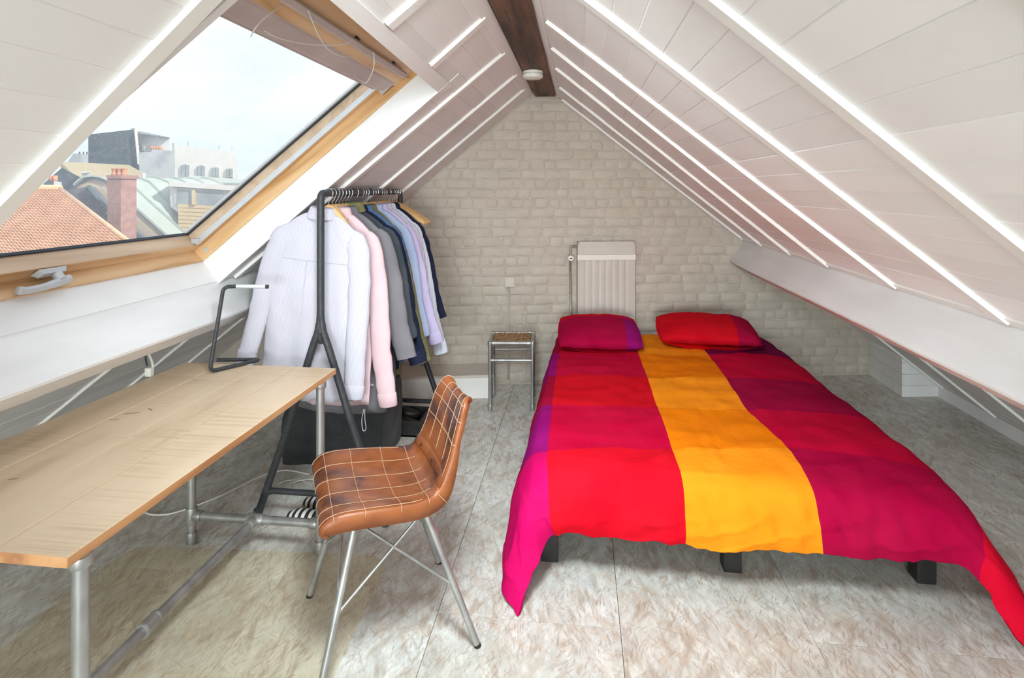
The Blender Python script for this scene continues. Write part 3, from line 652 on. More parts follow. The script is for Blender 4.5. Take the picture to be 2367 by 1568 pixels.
# loose blind cords
def cord(pts, r=.0016): mb = MB(); mb.tube(smoothpath(pts, 8), r, n=6); return mb.build('cord', M['cable'], win, smooth=True)
def Lp(s, o, y): return LS.p(s, o, y)
cord([Lp(.464, .085, 1.459), Lp(.505, .05, 1.39), Lp(.536, .03, 1.361), Lp(.563, .03, 1.375)])
cord([Lp(.56, .10, 1.51), Lp(.551, .08, 1.568), Lp(.522, .08, 1.712), Lp(.47, .08, 1.852), Lp(.435, .09, 1.90)])
cord([Lp(.438, .09, 1.574), Lp(.475, .055, 1.65), Lp(.50, .055, 1.765), Lp(.498, .055, 1.865), Lp(.488, .08, 1.958)])
cord([Lp(.433, .09, 2.097), Lp(.473, .055, 2.116), Lp(.53, .055, 2.175), Lp(.561, .08, 2.231), Lp(.58, .15, 2.35)])

# ------------------------------------------------------------------ bed
bed = thing('bed', 'low black wooden bed frame under the red and orange duvet', 'bed', (.6, 3.4, 0))
for (x, y) in [(-.125, 2.40), (.613, 2.42), (1.35, 2.44), (-.10, 4.2), (.613, 4.25), (1.35, 4.3)]:
    MB().rbox((x - .035, y - .03, 0), (x + .035, y + .04, .19), .002).build('leg', M['black'], bed)
for a, b in [((-.16, 2.38, .19), (1.39, 2.42, .25)), ((-.16, 4.36, .19), (1.39, 4.40, .25)), ((-.16, 2.42, .19), (-.12, 4.36, .25)), ((1.35, 2.42, .19), (1.39, 4.36, .25)), ((.595, 2.42, .19), (.635, 4.36, .23))]:
    MB().rbox(a, b, .002).build('rail', M['black'], bed)
mt = thing('mattress', 'white sheeted mattress, a sliver of it hanging below the duvet hem', 'mattress', (.6, 3.4, .25))
MB().rbox((-.15, 2.37, .252), (1.35, 4.38, .395), .03).build('core', M['sheet'], mt, smooth=True, angle=50)
def droop(x0, x1, y, z0, z1, k):
    rows = []
    for i in range(7):
        t = i / 6
        rows.append([(lerp(x0, x1, u / 10) + .006 * sin(u * 1.7), y - .012 * sin(pi * t) - .01 * noise.noise(Vector((u * .5, t * 2, k))), lerp(z0, z1 + (z0 - z1) * (2 * u / 10 - 1) ** 2 * .9, t)) for u in range(11)])
    return rows
for args in ((.96, 1.16, 2.315, .26, .138, 1), (.30, .42, 2.318, .25, .160, 2), (.47, .62, 2.318, .25, .158, 3)):
    mb = MB(); mb.grid(droop(*args)); o = mb.build('sheet_edge', M['sheet'], mt, smooth=True); md = o.modifiers.new('thickness', 'SOLIDIFY'); md.thickness = .006

CC = {}
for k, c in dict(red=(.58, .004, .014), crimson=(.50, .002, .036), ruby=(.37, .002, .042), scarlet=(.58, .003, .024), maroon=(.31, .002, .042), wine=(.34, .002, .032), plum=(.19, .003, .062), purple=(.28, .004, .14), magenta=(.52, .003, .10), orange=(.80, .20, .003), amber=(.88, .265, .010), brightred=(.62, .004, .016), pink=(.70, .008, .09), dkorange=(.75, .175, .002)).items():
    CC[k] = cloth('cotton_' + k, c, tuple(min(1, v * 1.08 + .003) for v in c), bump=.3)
duvet_mats = list(CC.values()); CI = {k: i for i, k in enumerate(CC)}
ctrl = [
 # Lhem               Lmid               Ledge               c1                 mid1               c2                  mid2               c3                 mid3               Redge              Rmid              Rhem
 [(-.205, 4.36, .16), (-.19, 4.36, .30), (-.16, 4.40, .41), (-.11, 4.42, .43), (.13, 4.42, .44), (.385, 4.43, .44), (.61, 4.44, .44), (.85, 4.46, .44), (1.10, 4.48, .44), (1.37, 4.50, .42), (1.44, 4.50, .30), (1.46, 4.50, .20)],
 [(-.235, 3.82, .13), (-.225, 3.82, .29), (-.19, 3.82, .42), (-.135, 3.82, .448), (.13, 3.82, .455), (.385, 3.83, .455), (.61, 3.85, .455), (.842, 3.88, .455), (1.11, 3.92, .455), (1.39, 3.95, .42), (1.47, 3.95, .29), (1.50, 3.95, .18)],
 [(-.255, 3.36, .12), (-.24, 3.36, .28), (-.20, 3.36, .42), (-.140, 3.36, .452), (.13, 3.36, .462), (.388, 3.36, .460), (.61, 3.38, .460), (.832, 3.40, .460), (1.10, 3.42, .455), (1.39, 3.45, .42), (1.47, 3.45, .28), (1.50, 3.45, .16)],
 [(-.275, 2.89, .10), (-.255, 2.89, .27), (-.205, 2.89, .42), (-.138, 2.89, .450), (.13, 2.89, .462), (.384, 2.90, .460), (.61, 2.91, .460), (.822, 2.94, .462), (1.10, 2.96, .455), (1.40, 2.97, .42), (1.49, 2.97, .27), (1.53, 2.97, .14)],
 [(-.30, 2.44, .07), (-.275, 2.44, .25), (-.215, 2.43, .40), (-.135, 2.42, .440), (.13, 2.45, .455), (.386, 2.46, .455), (.62, 2.48, .455), (.868, 2.52, .455), (1.12, 2.52, .445), (1.42, 2.50, .40), (1.52, 2.48, .24), (1.58, 2.46, .09)],
 [(-.31, 2.27, .03), (-.275, 2.27, .20), (-.215, 2.27, .345), (-.125, 2.27, .390), (.13, 2.27, .415), (.395, 2.27, .415), (.63, 2.28, .41), (.875, 2.28, .41), (1.12, 2.29, .395), (1.41, 2.29, .345), (1.54, 2.28, .19), (1.61, 2.28, .05)],
 [(-.295, 2.155, .02), (-.25, 2.17, .14), (-.185, 2.20, .23), (-.115, 2.22, .265), (.13, 2.225, .275), (.40, 2.23, .275), (.64, 2.235, .27), (.893, 2.24, .265), (1.14, 2.24, .26), (1.39, 2.235, .255), (1.495, 2.17, .14), (1.59, 2.12, .02)],
 [(-.225, 2.055, .012), (-.195, 2.10, .06), (-.155, 2.185, .125), (-.095, 2.25, .185), (.13, 2.245, .192), (.405, 2.25, .182), (.65, 2.255, .178), (.905, 2.255, .180), (1.16, 2.26, .180), (1.385, 2.235, .178), (1.445, 2.115, .060), (1.535, 2.02, .012)],
]
def cr(p0, p1, p2, p3, t): return .5 * ((2 * p1) + (p2 - p0) * t + (2 * p0 - 5 * p1 + 4 * p2 - p3) * t * t + (3 * p1 - p0 - 3 * p2 + p3) * t ** 3)
def refine(rows, nu, nv):
    R = [[Vector(p) for p in r] for r in rows]; out = []
    def row_at(r):
        o = []
        for j in range(len(r) - 1):
            for k in range(nu): o.append(cr(r[max(j - 1, 0)], r[j], r[j + 1], r[min(j + 2, len(r) - 1)], k / nu))
        return o + [r[-1]]
    RR = [row_at(r) for r in R]
    for i in range(len(R) - 1):
        for k in range(nv):
            out.append([cr(RR[max(i - 1, 0)][j], RR[i][j], RR[i + 1][j], RR[min(i + 2, len(R) - 1)][j], k / nv) for j in range(len(RR[0]))])
    return out + [RR[-1]]
NU, NV = 14, 18
g = refine(ctrl, NU, NV)
nr, nc = len(g), len(g[0])
for i in range(nr):
    for j in range(nc):
        p = g[i][j]
        v = i / NV; u = j / NU
        top = sstep(5.6, 4.6, v)
        q = Vector((p.x * 3.0, p.y * 3.0, 2.0))
        wv = .010 * noise.noise(q * 1.1) + .006 * noise.noise(q * 3.0)
        ang = .004 * noise.noise(Vector((p.x * 9 + p.y * 5, p.y * 3 - p.x * 2, 5)))
        side = 1 - sstep(1.5, 2.6, u) * (1 - sstep(8.4, 9.6, u))
        foot = sstep(4.5, 6.0, v)
        fold = foot * (1 - side) * (.016 * noise.noise(Vector((p.x * 11, p.z * 3.0, 0))) + .010 * noise.noise(Vector((p.x * 22 + p.z * 10, p.z * 6, 3))))
        sfold = side * (.014 * noise.noise(Vector((p.y * 7.0 + p.z * 2, p.z * 3, 7))) + .010 * foot * noise.noise(Vector((p.x * 20, p.y * 20, p.z * 9))))
        hemw = sstep(6.3, 7.0, v) * .016 * noise.noise(Vector((p.x * 5.0, 1, 1)))
        seam = 0
        cz = 1 - abs(noise.noise(Vector((p.x * 7.0 + p.z * 3.0, p.z * 2.2 + p.y * 1.2, 11))))
        c2_ = 1 - abs(noise.noise(Vector((p.x * 4.0 - p.z * 9.0, p.z * 6.0 - p.y * 3.0, 17))))
        crease = .010 * max(0, cz) ** 9 + .008 * max(0, c2_) ** 9
        fold += foot * (crease - .004)
        sfold += side * (1.3 * crease - .004) * (.35 + .65 * foot)
        p.z += (1 - foot) * (1 - side) * (.006 * max(0, 1 - abs(noise.noise(Vector((p.x * 2.0 + p.y * .8, p.y * 6.0 - p.x * 1.5, 4))))) ** 8)
        p.z += (wv + ang) * (1 - foot) + hemw + (.004 * noise.noise(Vector((p.x * 30, p.y * 4, 1))) * (1 - foot))
        p.y -= fold * 1.2
        p.x -= sfold if u < 5 else -sfold
        p.z = max(p.z, .006)
rowcol = ['A', 'B', 'C', 'D']
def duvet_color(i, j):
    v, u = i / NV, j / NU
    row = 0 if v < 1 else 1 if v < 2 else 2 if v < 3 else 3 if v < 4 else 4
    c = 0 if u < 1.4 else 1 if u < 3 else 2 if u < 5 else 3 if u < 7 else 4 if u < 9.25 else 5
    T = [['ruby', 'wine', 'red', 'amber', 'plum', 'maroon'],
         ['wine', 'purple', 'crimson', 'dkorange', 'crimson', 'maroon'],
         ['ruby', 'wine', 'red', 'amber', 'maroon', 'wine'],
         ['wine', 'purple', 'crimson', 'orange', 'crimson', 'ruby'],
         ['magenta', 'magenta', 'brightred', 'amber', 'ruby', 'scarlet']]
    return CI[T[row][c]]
dv = thing('duvet', 'checked red, orange and magenta duvet spread over the bed, corners trailing on the floor', 'duvet', (.6, 3.4, .45))
mb = MB(); mb.grid([[p[:] for p in r] for r in g], mfun=duvet_color)
o = mb.build('cover', duvet_mats, dv, smooth=True)
md = o.modifiers.new('thickness', 'SOLIDIFY'); md.thickness = .016; md.offset = -1

def pillow(name, label, c, rz, size, colors, tilt, seed):
    root = thing(name, label, 'pillow', c, rz, 'pillows at the head of the bed')
    a, b, hgt = size; n = 26
    rows = []
    for side in (1, -1):
        rr = []
        for i in range(n + 1):
            r = []
            for j in range(n + 1):
                u, v = 2 * j / n - 1, 2 * i / n - 1
                px = a * (u - .06 * u * (v * v)); py = b * (v - .07 * v * u * u)
                f = (max(0, 1 - abs(u) ** 3.2) ** .55) * (max(0, 1 - abs(v) ** 3.0) ** .55)
                z = side * hgt * f
                z += .010 * noise.noise(Vector((px * 7, py * 7, seed + side))) * f + .006 * noise.noise(Vector((px * 18 + py * 9, py * 12, seed)))
                if side < 0: z = max(z, -hgt * .9)
                z += tilt * py
                r.append((px, py, z))
            rr.append(r)
        rows.append(rr)
    mb = MB()
    fn = lambda i, j: CI[colors(2 * (j + .5) / n - 1, 2 * (i + .5) / n - 1)]
    mb.grid(rows[0], mfun=fn); mb.grid(rows[1], mfun=fn)
    o = mb.build('pillowcase', duvet_mats, root, smooth=True, world=False)
    md = o.modifiers.new('weld', 'WELD'); md.merge_threshold = .0008
    return root
pillow('pillow', 'magenta and crimson pillow on the left side of the bed, below the radiator', (.135, 4.09, .530), .03, (.290, .27, .074),
       lambda u, v: ('crimson' if u > .55 else 'red') if v > .45 else ('purple' if u > .62 else 'ruby' if v > -2 else 'crimson'), .16, 3)
pillow('pillow', 'plump scarlet pillow on the right side of the bed, darker at one end', (.895, 4.22, .535), -.06, (.345, .265, .082),
       lambda u, v: 'ruby' if u > .55 else 'red', .12, 8)

# ------------------------------------------------------------------ desk
desk = thing('desk', 'wooden plank desk on a grey steel pipe frame below the roof window', 'desk', (-1.45, 1.75, 0))
dx = [-1.832, -1.64, -1.452, -1.29, -1.103]
def desk_shift(y): return .026 * (y - 1.12) / 1.3
for i in range(4):
    a, b = dx[i] + .0006, dx[i + 1] - .0006
    y0, y1 = 1.118 + random.uniform(-.002, .002), 2.432 + random.uniform(-.002, .002)
    d = .0008 * (i % 2); c = .002
    def sec(y, s=desk_shift): k = s(y); return [(a + k, y, .725), (b + k, y, .725), (b + k, y, .75 - d - c), (b + k - c, y, .75 - d), (a + k + c, y, .75 - d), (a + k, y, .75 - d - c)]
    mb = MB(); A, B = sec(y0), sec(y1); n = 6
    mb.add(A + B, [tuple(range(n - 1, -1, -1)), tuple(range(n, 2 * n))] + [(q, (q + 1) % n, n + (q + 1) % n, n + q) for q in range(n)], 0)
    mb.m = [1 if k in (0, 1, 3) else 0 for k in range(len(mb.f))]
    mb.build('plank', [M['desk'], M['desk_edge']], desk)
for (x, y, l, a, r_) in [(-1.585, 1.86, .05, .5, .006), (-1.545, 1.90, .03, -.9, .004), (-1.60, 1.80, .03, .2, .003), (-1.74, 1.50, .035, 1.3, .003), (-1.55, 1.40, .02, .8, .004)]:
    pts = [(x + l * t * cos(a) + .006 * sin(t * 5), y + l * t * sin(a), .7493) for t in [k / 6 - .5 for k in range(7)]]
    knot = MB(); knot.tube(pts, [r_ * .2, r_ * .7, r_, r_ * .8, r_, r_ * .6, r_ * .2], n=6, squash=(1, .12, (1, 0, 0))); knot.build('knot', M['knot'], desk, smooth=True)
PR = .0175
def pipe(a, b, r=PR, m='pipe', name='pipe', parent=desk): mb = MB(); mb.tube([a, b], r, n=16); return mb.build(name, M[m], parent, smooth=True, angle=50)
def collar(c, axis, r=PR, l=.035, parent=desk, name='fitting', m='pipe', k=1.28):
    mb = MB(); mb.lathe([(r, -l), (r * k, -l), (r * (k + .06), -l + .004), (r * (k + .06), l - .004), (r * k, l), (r, l)], c, axis, n=16); return mb.build(name, M[m], parent, smooth=True, angle=50)
legs = [(-1.098, 2.322), (-1.686, 2.316), (-1.118, 1.165), (-1.70, 1.165)]
for (x, y) in legs:
    lg = pipe((x, y, .0), (x, y, .725), name='leg')
    collar((x, y, .712), (0, 0, 1), l=.012, parent=lg, k=1.35)
    collar((x, y, .024), (0, 0, 1), l=.024, parent=lg, name='foot', k=1.22)
for (a, b) in ((0, 1), (2, 3)):
    xa, ya = legs[a]; xb, yb = legs[b]
    pipe((xa, ya, .120), (xb, yb, .120), name='cross_pipe')
    collar((xa, ya, .12), (0, 0, 1)); collar((xb, yb, .12), (0, 0, 1)); collar(((xa - .028), ya, .12), (1, 0, 0), l=.016); collar((xb + .03, yb, .12), (1, 0, 0), l=.018)
    collar(((xa + xb) / 2, ya, .12), (1, 0, 0), l=.036)
pipe((-1.392, 2.32, .12), (-1.409, 1.165, .12), PR * .96, name='long_pipe', m='pipe_dark')
collar((-1.394, 2.285, .12), (0, 1, 0), l=.016); collar((-1.400, 1.72, .12), (0, 1, 0), l=.03)
for y in (1.692, 1.748): collar((-1.400, y, .12), (0, 1, 0), l=.006, k=1.4)

# lamp on the desk
lamp = thing('desk_lamp', 'black bent tube desk lamp with a slim silver light bar', 'lamp', (-1.57, 2.40, .75))
zb = .759
A0, A1, A2 = Vector((-1.660, 2.455, zb)), Vector((-1.463, 2.487, zb)), Vector((-1.588, 2.297, zb))
T1, T2 = Vector((-1.567, 2.362, 1.114)), Vector((-1.512, 2.372, 1.116))
path = [A0] + bend([A0, A1, A2], .016, 6)[1:-1]
path = bend([A0, A1, A2, T1, T2], .028, 8)
mb = MB(); mb.tube(path, .0085, n=12); mb.build('stem', M['dark_metal'], lamp, smooth=True, angle=60)
T3 = Vector((-1.388, 2.395, 1.113))
mb = MB(); mb.tube([T2, T3], .0088, n=12); mb.build('light_bar', M['alu'], lamp, smooth=True, angle=60)
mb = MB(); mb.tube([T3, T3 + (T3 - T2).normalized() * .012], .0090, n=12); mb.build('end_cap', M['dark_metal'], lamp, smooth=True, angle=60)
mb = MB(); mb.tube([A0 + Vector((-.012, -.002, 0)), A0], .0086, n=12); mb.build('ferrule', M['chrome'], lamp, smooth=True, angle=60)

# ------------------------------------------------------------------ leather chair
chair = thing('side_chair', 'cognac leather shell chair with grid stitching on splayed steel legs', 'chair', (-.682, 1.985, 0), atan2(-.245, -.448))
prof_x = [.232, .246, .234, .195, .12, .03, -.05, -.105, -.140, -.162, -.182, -.202, -.222, -.238, -.250, -.262, -.272]
prof_z = [.462, .484, .506, .516, .514, .506, .498, .500, .515, .550, .610, .680, .742, .780, .796, .798, .786]
prof_w = [.214, .222, .228, .232, .232, .228, .220, .208, .196, .186, .178, .170, .162, .148, .136, .124, .114]
def chair_prof(v):
    n = len(prof_x) - 1; t = min(max(v, 0), 1) * n; i = min(int(t), n - 1); f = t - i
    def c1(a): return cr(a[max(i - 1, 0)], a[i], a[i + 1], a[min(i + 2, n)], f)
    return c1(prof_x), c1(prof_z), c1(prof_w)
def chair_pt(u, v, lift=0.0):
    x, z, w_ = chair_prof(v)
    e = .008; x0, z0, _ = chair_prof(max(0, v - e)); x1, z1, _ = chair_prof(min(1, v + e))
    tx, tz = x1 - x0, z1 - z0; l = sqrt(tx * tx + tz * tz) or 1
    nx, nz = tz / l, -tx / l                     # towards the sitter
    au = abs(u)
    ru = sstep(.35, .90, au)
    k = sstep(.02, .22, v) * (1 - .62 * sstep(.50, .66, v))
    hgt = .024 * ru * k
    lat = w_ * min(au / .90, 1.0)
    if au > .90:
        t = (au - .90) / .10
        lat = w_ + .010 * sin(t * pi * .5)
        hgt = .024 * k - .052 * t * t * (.35 + .65 * sstep(.04, .2, v)) * (1 - .55 * sstep(.50, .70, v))
    hgt += -.006 * (1 - au) * sstep(.15, .3, v) * (1 - sstep(.45, .6, v))
    hgt += lift
    return Vector((x + nx * hgt, (lat + (lift if au > .9 else 0)) * (1 if u > 0 else -1), z + nz * hgt))
nv_, nu_ = 72, 44
rows = [[chair_pt(-1 + 2 * j / nu_, i / nv_)[:] for j in range(nu_ + 1)] for i in range(nv_ + 1)]
mb = MB(); mb.grid(rows, mfun=lambda i, j: 1 if (j < 2 or j >= nu_ - 2) else 0)
sh = mb.build('shell', [M['leather'], M['leather_side']], chair, smooth=True, world=False)
md = sh.modifiers.new('thickness', 'SOLIDIFY'); md.thickness = .010; md.offset = -1
def stitch(fn, m_=40, r=.0012):
    mb = MB(); mb.tube([fn(k / m_) for k in range(m_ + 1)], r, n=5); return mb.build('stitch', M['thread'], chair, smooth=True, world=False)
for u in (-.56, -.19, .19, .56): stitch(lambda t, u=u: chair_pt(u * (1 - .0), lerp(.0, .47, t), .0012), 40)
for u in (-.46, 0.0, .46): stitch(lambda t, u=u: chair_pt(u, lerp(.60, .99, t), .0012), 30)
for v in (.175, .255, .335, .43): stitch(lambda t, v=v: chair_pt(lerp(-.96, .96, t), v, .0012), 44)
for v in (.675, .745, .82): stitch(lambda t, v=v: chair_pt(lerp(-.97, .97, t), v, .0012), 40)
stitch(lambda t: chair_pt(lerp(-.999, -.905, t), .09, .001), 8); stitch(lambda t: chair_pt(lerp(-.999, -.90, t), .50, .001), 8); stitch(lambda t: chair_pt(lerp(.90, .999, t), .50, .001), 8)
for s in (-1, 1): stitch(lambda t, s=s: chair_pt(s * .86, lerp(.58, .97, t), .0012), 30); stitch(lambda t, s=s: chair_pt(s * .86, lerp(.10, .40, t), .0012), 30)
# riveted strip across the fold
mb = MB(); mb.grid([[chair_pt(lerp(-.93, .93, j / 24), v, .0035 if 0 < q < 4 else -.001)[:] for j in range(25)] for q, v in enumerate((.530, .536, .555, .578, .584))])
st = mb.build('riveted_strip', M['leather'], chair, smooth=True, world=False)
for u in (-.62, 0, .62):
    p = chair_pt(u, .557, .004); q = chair_pt(u, .557, .006); mb = MB(); mb.lathe([(0.0, 0), (.006, 0), (.005, .002), (0, .003)], p, (q - p), n=10); mb.build('rivet', M['stud'], st, smooth=True, world=False)
tops = [(.125, .145, .492), (.125, -.145, .492), (-.085, -.145, .482), (-.085, .145, .482)]
Rc = Matrix.Rotation(atan2(-.245, -.448), 4, 'Z').inverted()
feet = []
for (x, y) in [(-1.019, 2.062), (-.79, 1.66), (-.342, 1.905), (-.578, 2.311)]:
    q = Rc @ Vector((x + .682, y - 1.985, 0)); feet.append((q.x, q.y, 0.0))
# order of the tops follows the feet: front pair then back pair
def nearest(q): return min(tops, key=lambda t: (t[0] - q[0]) ** 2 + (t[1] - q[1]) ** 2)
LG = []
for f in feet:
    t = nearest(f); d = (Vector(f) - Vector(t)); LG.append((Vector(t), Vector(f)))
    mb = MB(); mb.tube([Vector(t), Vector(f)], [.0125, .0115], n=14); lg = mb.build('leg', M['pipe_dark'], chair, smooth=True, angle=60, world=False)
    mb = MB(); mb.tube([Vector(f) - d.normalized() * .010, Vector(f)], .0122, n=14); mb.build('foot_cap', M['stud'], lg, smooth=True, angle=60, world=False)
for i in range(4):
    (ta, fa), (tb, fb) = LG[i], LG[(i + 1) % 4]
    for (p, q) in ((lerp(ta, fa, .06), lerp(tb, fb, .58)), (lerp(tb, fb, .06), lerp(ta, fa, .58))):
        mb = MB(); mb.tube([p, q], .005, n=8); mb.build('brace', M['pipe_dark'], chair, smooth=True, angle=60, world=False)
mb = MB(); mb.tube([Vector(tops[0]), Vector(tops[2])], .010, n=8); mb.tube([Vector(tops[1]), Vector(tops[3])], .010, n=8); mb.build('under_frame', M['pipe_dark'], chair, smooth=True, angle=60, world=False)
for f_ in (-1,):
    mb = MB(); mb.box((-.09, -.15, .474), (.14, .15, .486)); mb.build('seat_plate', M['stud'], chair, world=False)

# ------------------------------------------------------------------ stool
stool = thing('stool', 'grey pipe stool with woven cane seat at the brick wall', 'stool', (-.47, 4.1, 0))
c4 = [(-.622, 3.945), (-.328, 3.975), (-.345, 4.262), (-.640, 4.222)]
ST = .47; r0 = .0125
for (x, y) in c4:
    lg = pipe((x, y, 0), (x, y, ST), r0, name='leg', parent=stool); collar((x, y, .022), (0, 0, 1), r=r0, l=.022, parent=lg, name='foot', k=1.25)
    collar((x, y, ST - .012), (0, 0, 1), r=r0, l=.022, parent=lg, k=1.3)
for i in range(4):
    a, b = c4[i], c4[(i + 1) % 4]
    pipe((*a, ST), (*b, ST), r0, name='seat_rail', parent=stool); pipe((*a, .350), (*b, .350), r0 * .9, name='stretcher', parent=stool)
    va, vb_ = Vector((*a, ST)), Vector((*b, ST)); dd = (vb_ - va).normalized()
    collar(va + dd * .026, dd, r=r0, l=.014, parent=stool); collar(vb_ - dd * .026, dd, r=r0, l=.014, parent=stool)
    mb = MB(); mb.lathe([(0, -.016), (.012, -.0135), (.017, -.006), (.0175, 0), (.017, .006), (.012, .0135), (0, .016)], va, n=14); mb.build('elbow', M['pipe'], stool, smooth=True)
def sq(u, v): return Vector((*c4[0], 0)).lerp(Vector((*c4[1], 0)), u).lerp(Vector((*c4[3], 0)).lerp(Vector((*c4[2], 0)), u), v)
mb = MB(); nn = 26
for k in range(nn):
    t = .06 + .88 * (k + .5) / nn
    for ax in (0, 1):
        pts = []
        for q in range(27):
            s_ = .05 + .9 * q / 26
            p = sq(t, s_) if ax == 0 else sq(s_, t)
            zz = ST + .004 + .0022 * (1 if (q + k) % 2 else -1) * (1 if ax else -1)
            pts.append((p.x, p.y, zz))
        mb.tube(pts, .0042, n=4, squash=(1, .35, (1, 0, 0) if ax == 0 else (0, 1, 0)))
tag(mb.build('cane_seat', M['cane'], stool), kind='stuff')
mb = MB(); mb.prism([sq(.04, .04) + Vector((0, 0, ST - .004)), sq(.96, .04) + Vector((0, 0, ST - .004)), sq(.96, .96) + Vector((0, 0, ST - .004)), sq(.04, .96) + Vector((0, 0, ST - .004))], (0, 0, .003)); mb.build('seat_backing', M['cane'], stool)

# ------------------------------------------------------------------ things on the back wall
rad = thing('radiator', 'narrow upright cream panel radiator on the brick wall behind the bed', 'radiator', wall_pt(.2, 0)[:])
def wp(x, z, o): return wall_pt(x, z, o)
def wbx(mb, x0, x1, z0, z1, o0, o1, mi=0):
    return mb.hexa([wp(x0, z0, o0), wp(x1, z0, o0), wp(x1, z0, o1), wp(x0, z0, o1), wp(x0, z1, o0), wp(x1, z1, o0), wp(x1, z1, o1), wp(x0, z1, o1)], mi)
RX0, RX1, RZ0, RZ1 = -.030, .418, .30, 1.128
rows = []; nseg = 120
for zz in (RZ0, RZ0 + .02, RZ1 - .10, RZ1 - .075, RZ1 - .02, RZ1):
    r = []
    for k in range(nseg + 1):
        t = k / nseg; x = lerp(RX0 + .012, RX1 - .012, t)
        rib = max(0, cos(t * 2 * pi * 8.0 + .5)) ** .5 * .006 * sstep(.03, .07, t) * (1 - sstep(.93, .97, t))
        kz = 1 if RZ0 + .01 < zz < RZ1 - .09 else .0
        r.append(wp(x, zz, .078 - rib * kz)[:])
    rows.append(r)
mb = MB(); mb.grid(rows); wbx(mb, RX0 + .012, RX1 - .012, RZ0, RZ1, .045, .068)
mb.build('panel', M['radiator'], rad, smooth=True, angle=40)
for (a, b) in ((RX0, RX0 + .013), (RX1 - .013, RX1)):
    mb = MB(); wbx(mb, a, b, RZ0, RZ1 + .004, .012, .084); mb.build('side_cover', M['radiator'], rad)
mb = MB(); wbx(mb, RX0, RX1, RZ1 - .012, RZ1 + .004, .074, .084); mb.build('top_rail', M['radiator'], rad)
for k in range(12):
    mb = MB(); a = lerp(RX0 + .016, RX1 - .02, k / 11.5); wbx(mb, a, a + .018, RZ1 - .004, RZ1 + .002, .016, .072); mb.build('grille_bar', M['radiator'], rad)
mb = MB(); wbx(mb, RX0 - .004, RX1 + .004, RZ1 - .140, RZ1 - .100, .080, .092); mb.build('band', M['white_plastic'], rad)
mb = MB(); mb.prism([wp(RX0 + .035, RZ1 - .098, .079), wp(RX1 - .035, RZ1 - .098, .079), wp(RX1 - .055, RZ1 - .035, .079), wp(RX0 + .055, RZ1 - .035, .079)], WN * .002); mb.build('embossed_plate', M['radiator'], rad)
mb = MB(); mb.tube(bend([wp(RX0, RZ1 - .036, .05), wp(RX0 - .052, RZ1 - .036, .05), wp(RX0 - .055, RZ1 - .10, .05)], .02), .008, n=10); mb.build('valve_pipe', M['brass'], rad, smooth=True, angle=50)
mb = MB(); mb.lathe([(0, -.01), (.016, -.01), (.0235, -.004), (.0245, .008), (.021, .018), (0, .021)], wp(RX0 - .055, RZ1 - .125, .072), WN, n=18)
vv = mb.build('valve_knob', M['white_plastic'], rad, smooth=True, angle=50)
mb = MB(); wbx(mb, RX0 - .065, RX0 - .046, RZ1 - .129, RZ1 - .120, .093, .0945); mb.build('marking', M['stud'], vv)
mb = MB(); mb.lathe([(.013, -.02), (.016, -.014), (.016, .014), (.013, .02)], wp(RX0 - .055, RZ1 - .125, .05), (0, 0, 1), n=12); mb.build('valve_body', M['brass'], rad, smooth=True, angle=50)
mb = MB(); mb.tube([wp(RX0 - .056, RZ1 - .14, .05), wp(RX0 - .040, .0, .05)], .0085, n=10); mb.build('riser_pipe', M['brass'], rad, smooth=True)
sk_ = thing('wall_socket', 'square cream wall socket on the painted bricks above the stool', 'socket', wall_pt(-.55, .8)[:])
mb = MB(); wbx(mb, -.588, -.515, .775, .855, .004, .034); sb = mb.build('box', M['plastic'], sk_)
mb = MB(); wbx(mb, -.580, -.517, .783, .847, .033, .040); mb.build('face', M['plastic'], sk_)
cdt = thing('conduit', 'thin painted conduit pipe running from the wall socket to the floor', 'pipe', wall_pt(-.55, 0)[:])
mb = MB(); mb.tube([wp(-.556, .775, .014), wp(-.562, .04, .014)], .0085, n=10); mb.build('pipe', M['brick'], cdt, smooth=True)
for z in (.55, .25):
    mb = MB(); wbx(mb, -.572, -.546, z, z + .012, .004, .024); mb.build('clip', M['brick'], cdt)
mb = MB(); mb.lathe([(.0, 0), (.013, 0), (.013, .012), (.009, .02)], wp(-.562, .02, .014), (0, 0, 1), n=10); mb.build('end_fitting', M['plastic'], cdt)
cd2 = MB(); wbx(cd2, -.456, -.432, .03, .555, .004, .020)
tag(cd2.build('cable_duct', M['brick']), 'short flat painted cable duct beside the conduit behind the stool', 'duct')

# smoke detector on the ridge beam
sm = thing('smoke_detector', 'round white smoke detector under the dark ridge beam', 'detector', (-.287, 3.52, 2.272))
mb = MB(); mb.lathe([(0, 0), (.060, 0), (.062, -.006), (.060, -.014), (.048, -.016)], (-.287, 3.52, 2.274), n=32); mb.build('base', M['white_plastic'], sm, smooth=True, angle=40)
mb = MB(); mb.lathe([(.048, -.013), (.048, -.019), (.061, -.021), (.063, -.030), (.060, -.040), (.050, -.046), (0, -.048)], (-.287, 3.52, 2.274), n=32); mb.build('cover', M['white_plastic'], sm, smooth=True, angle=40)

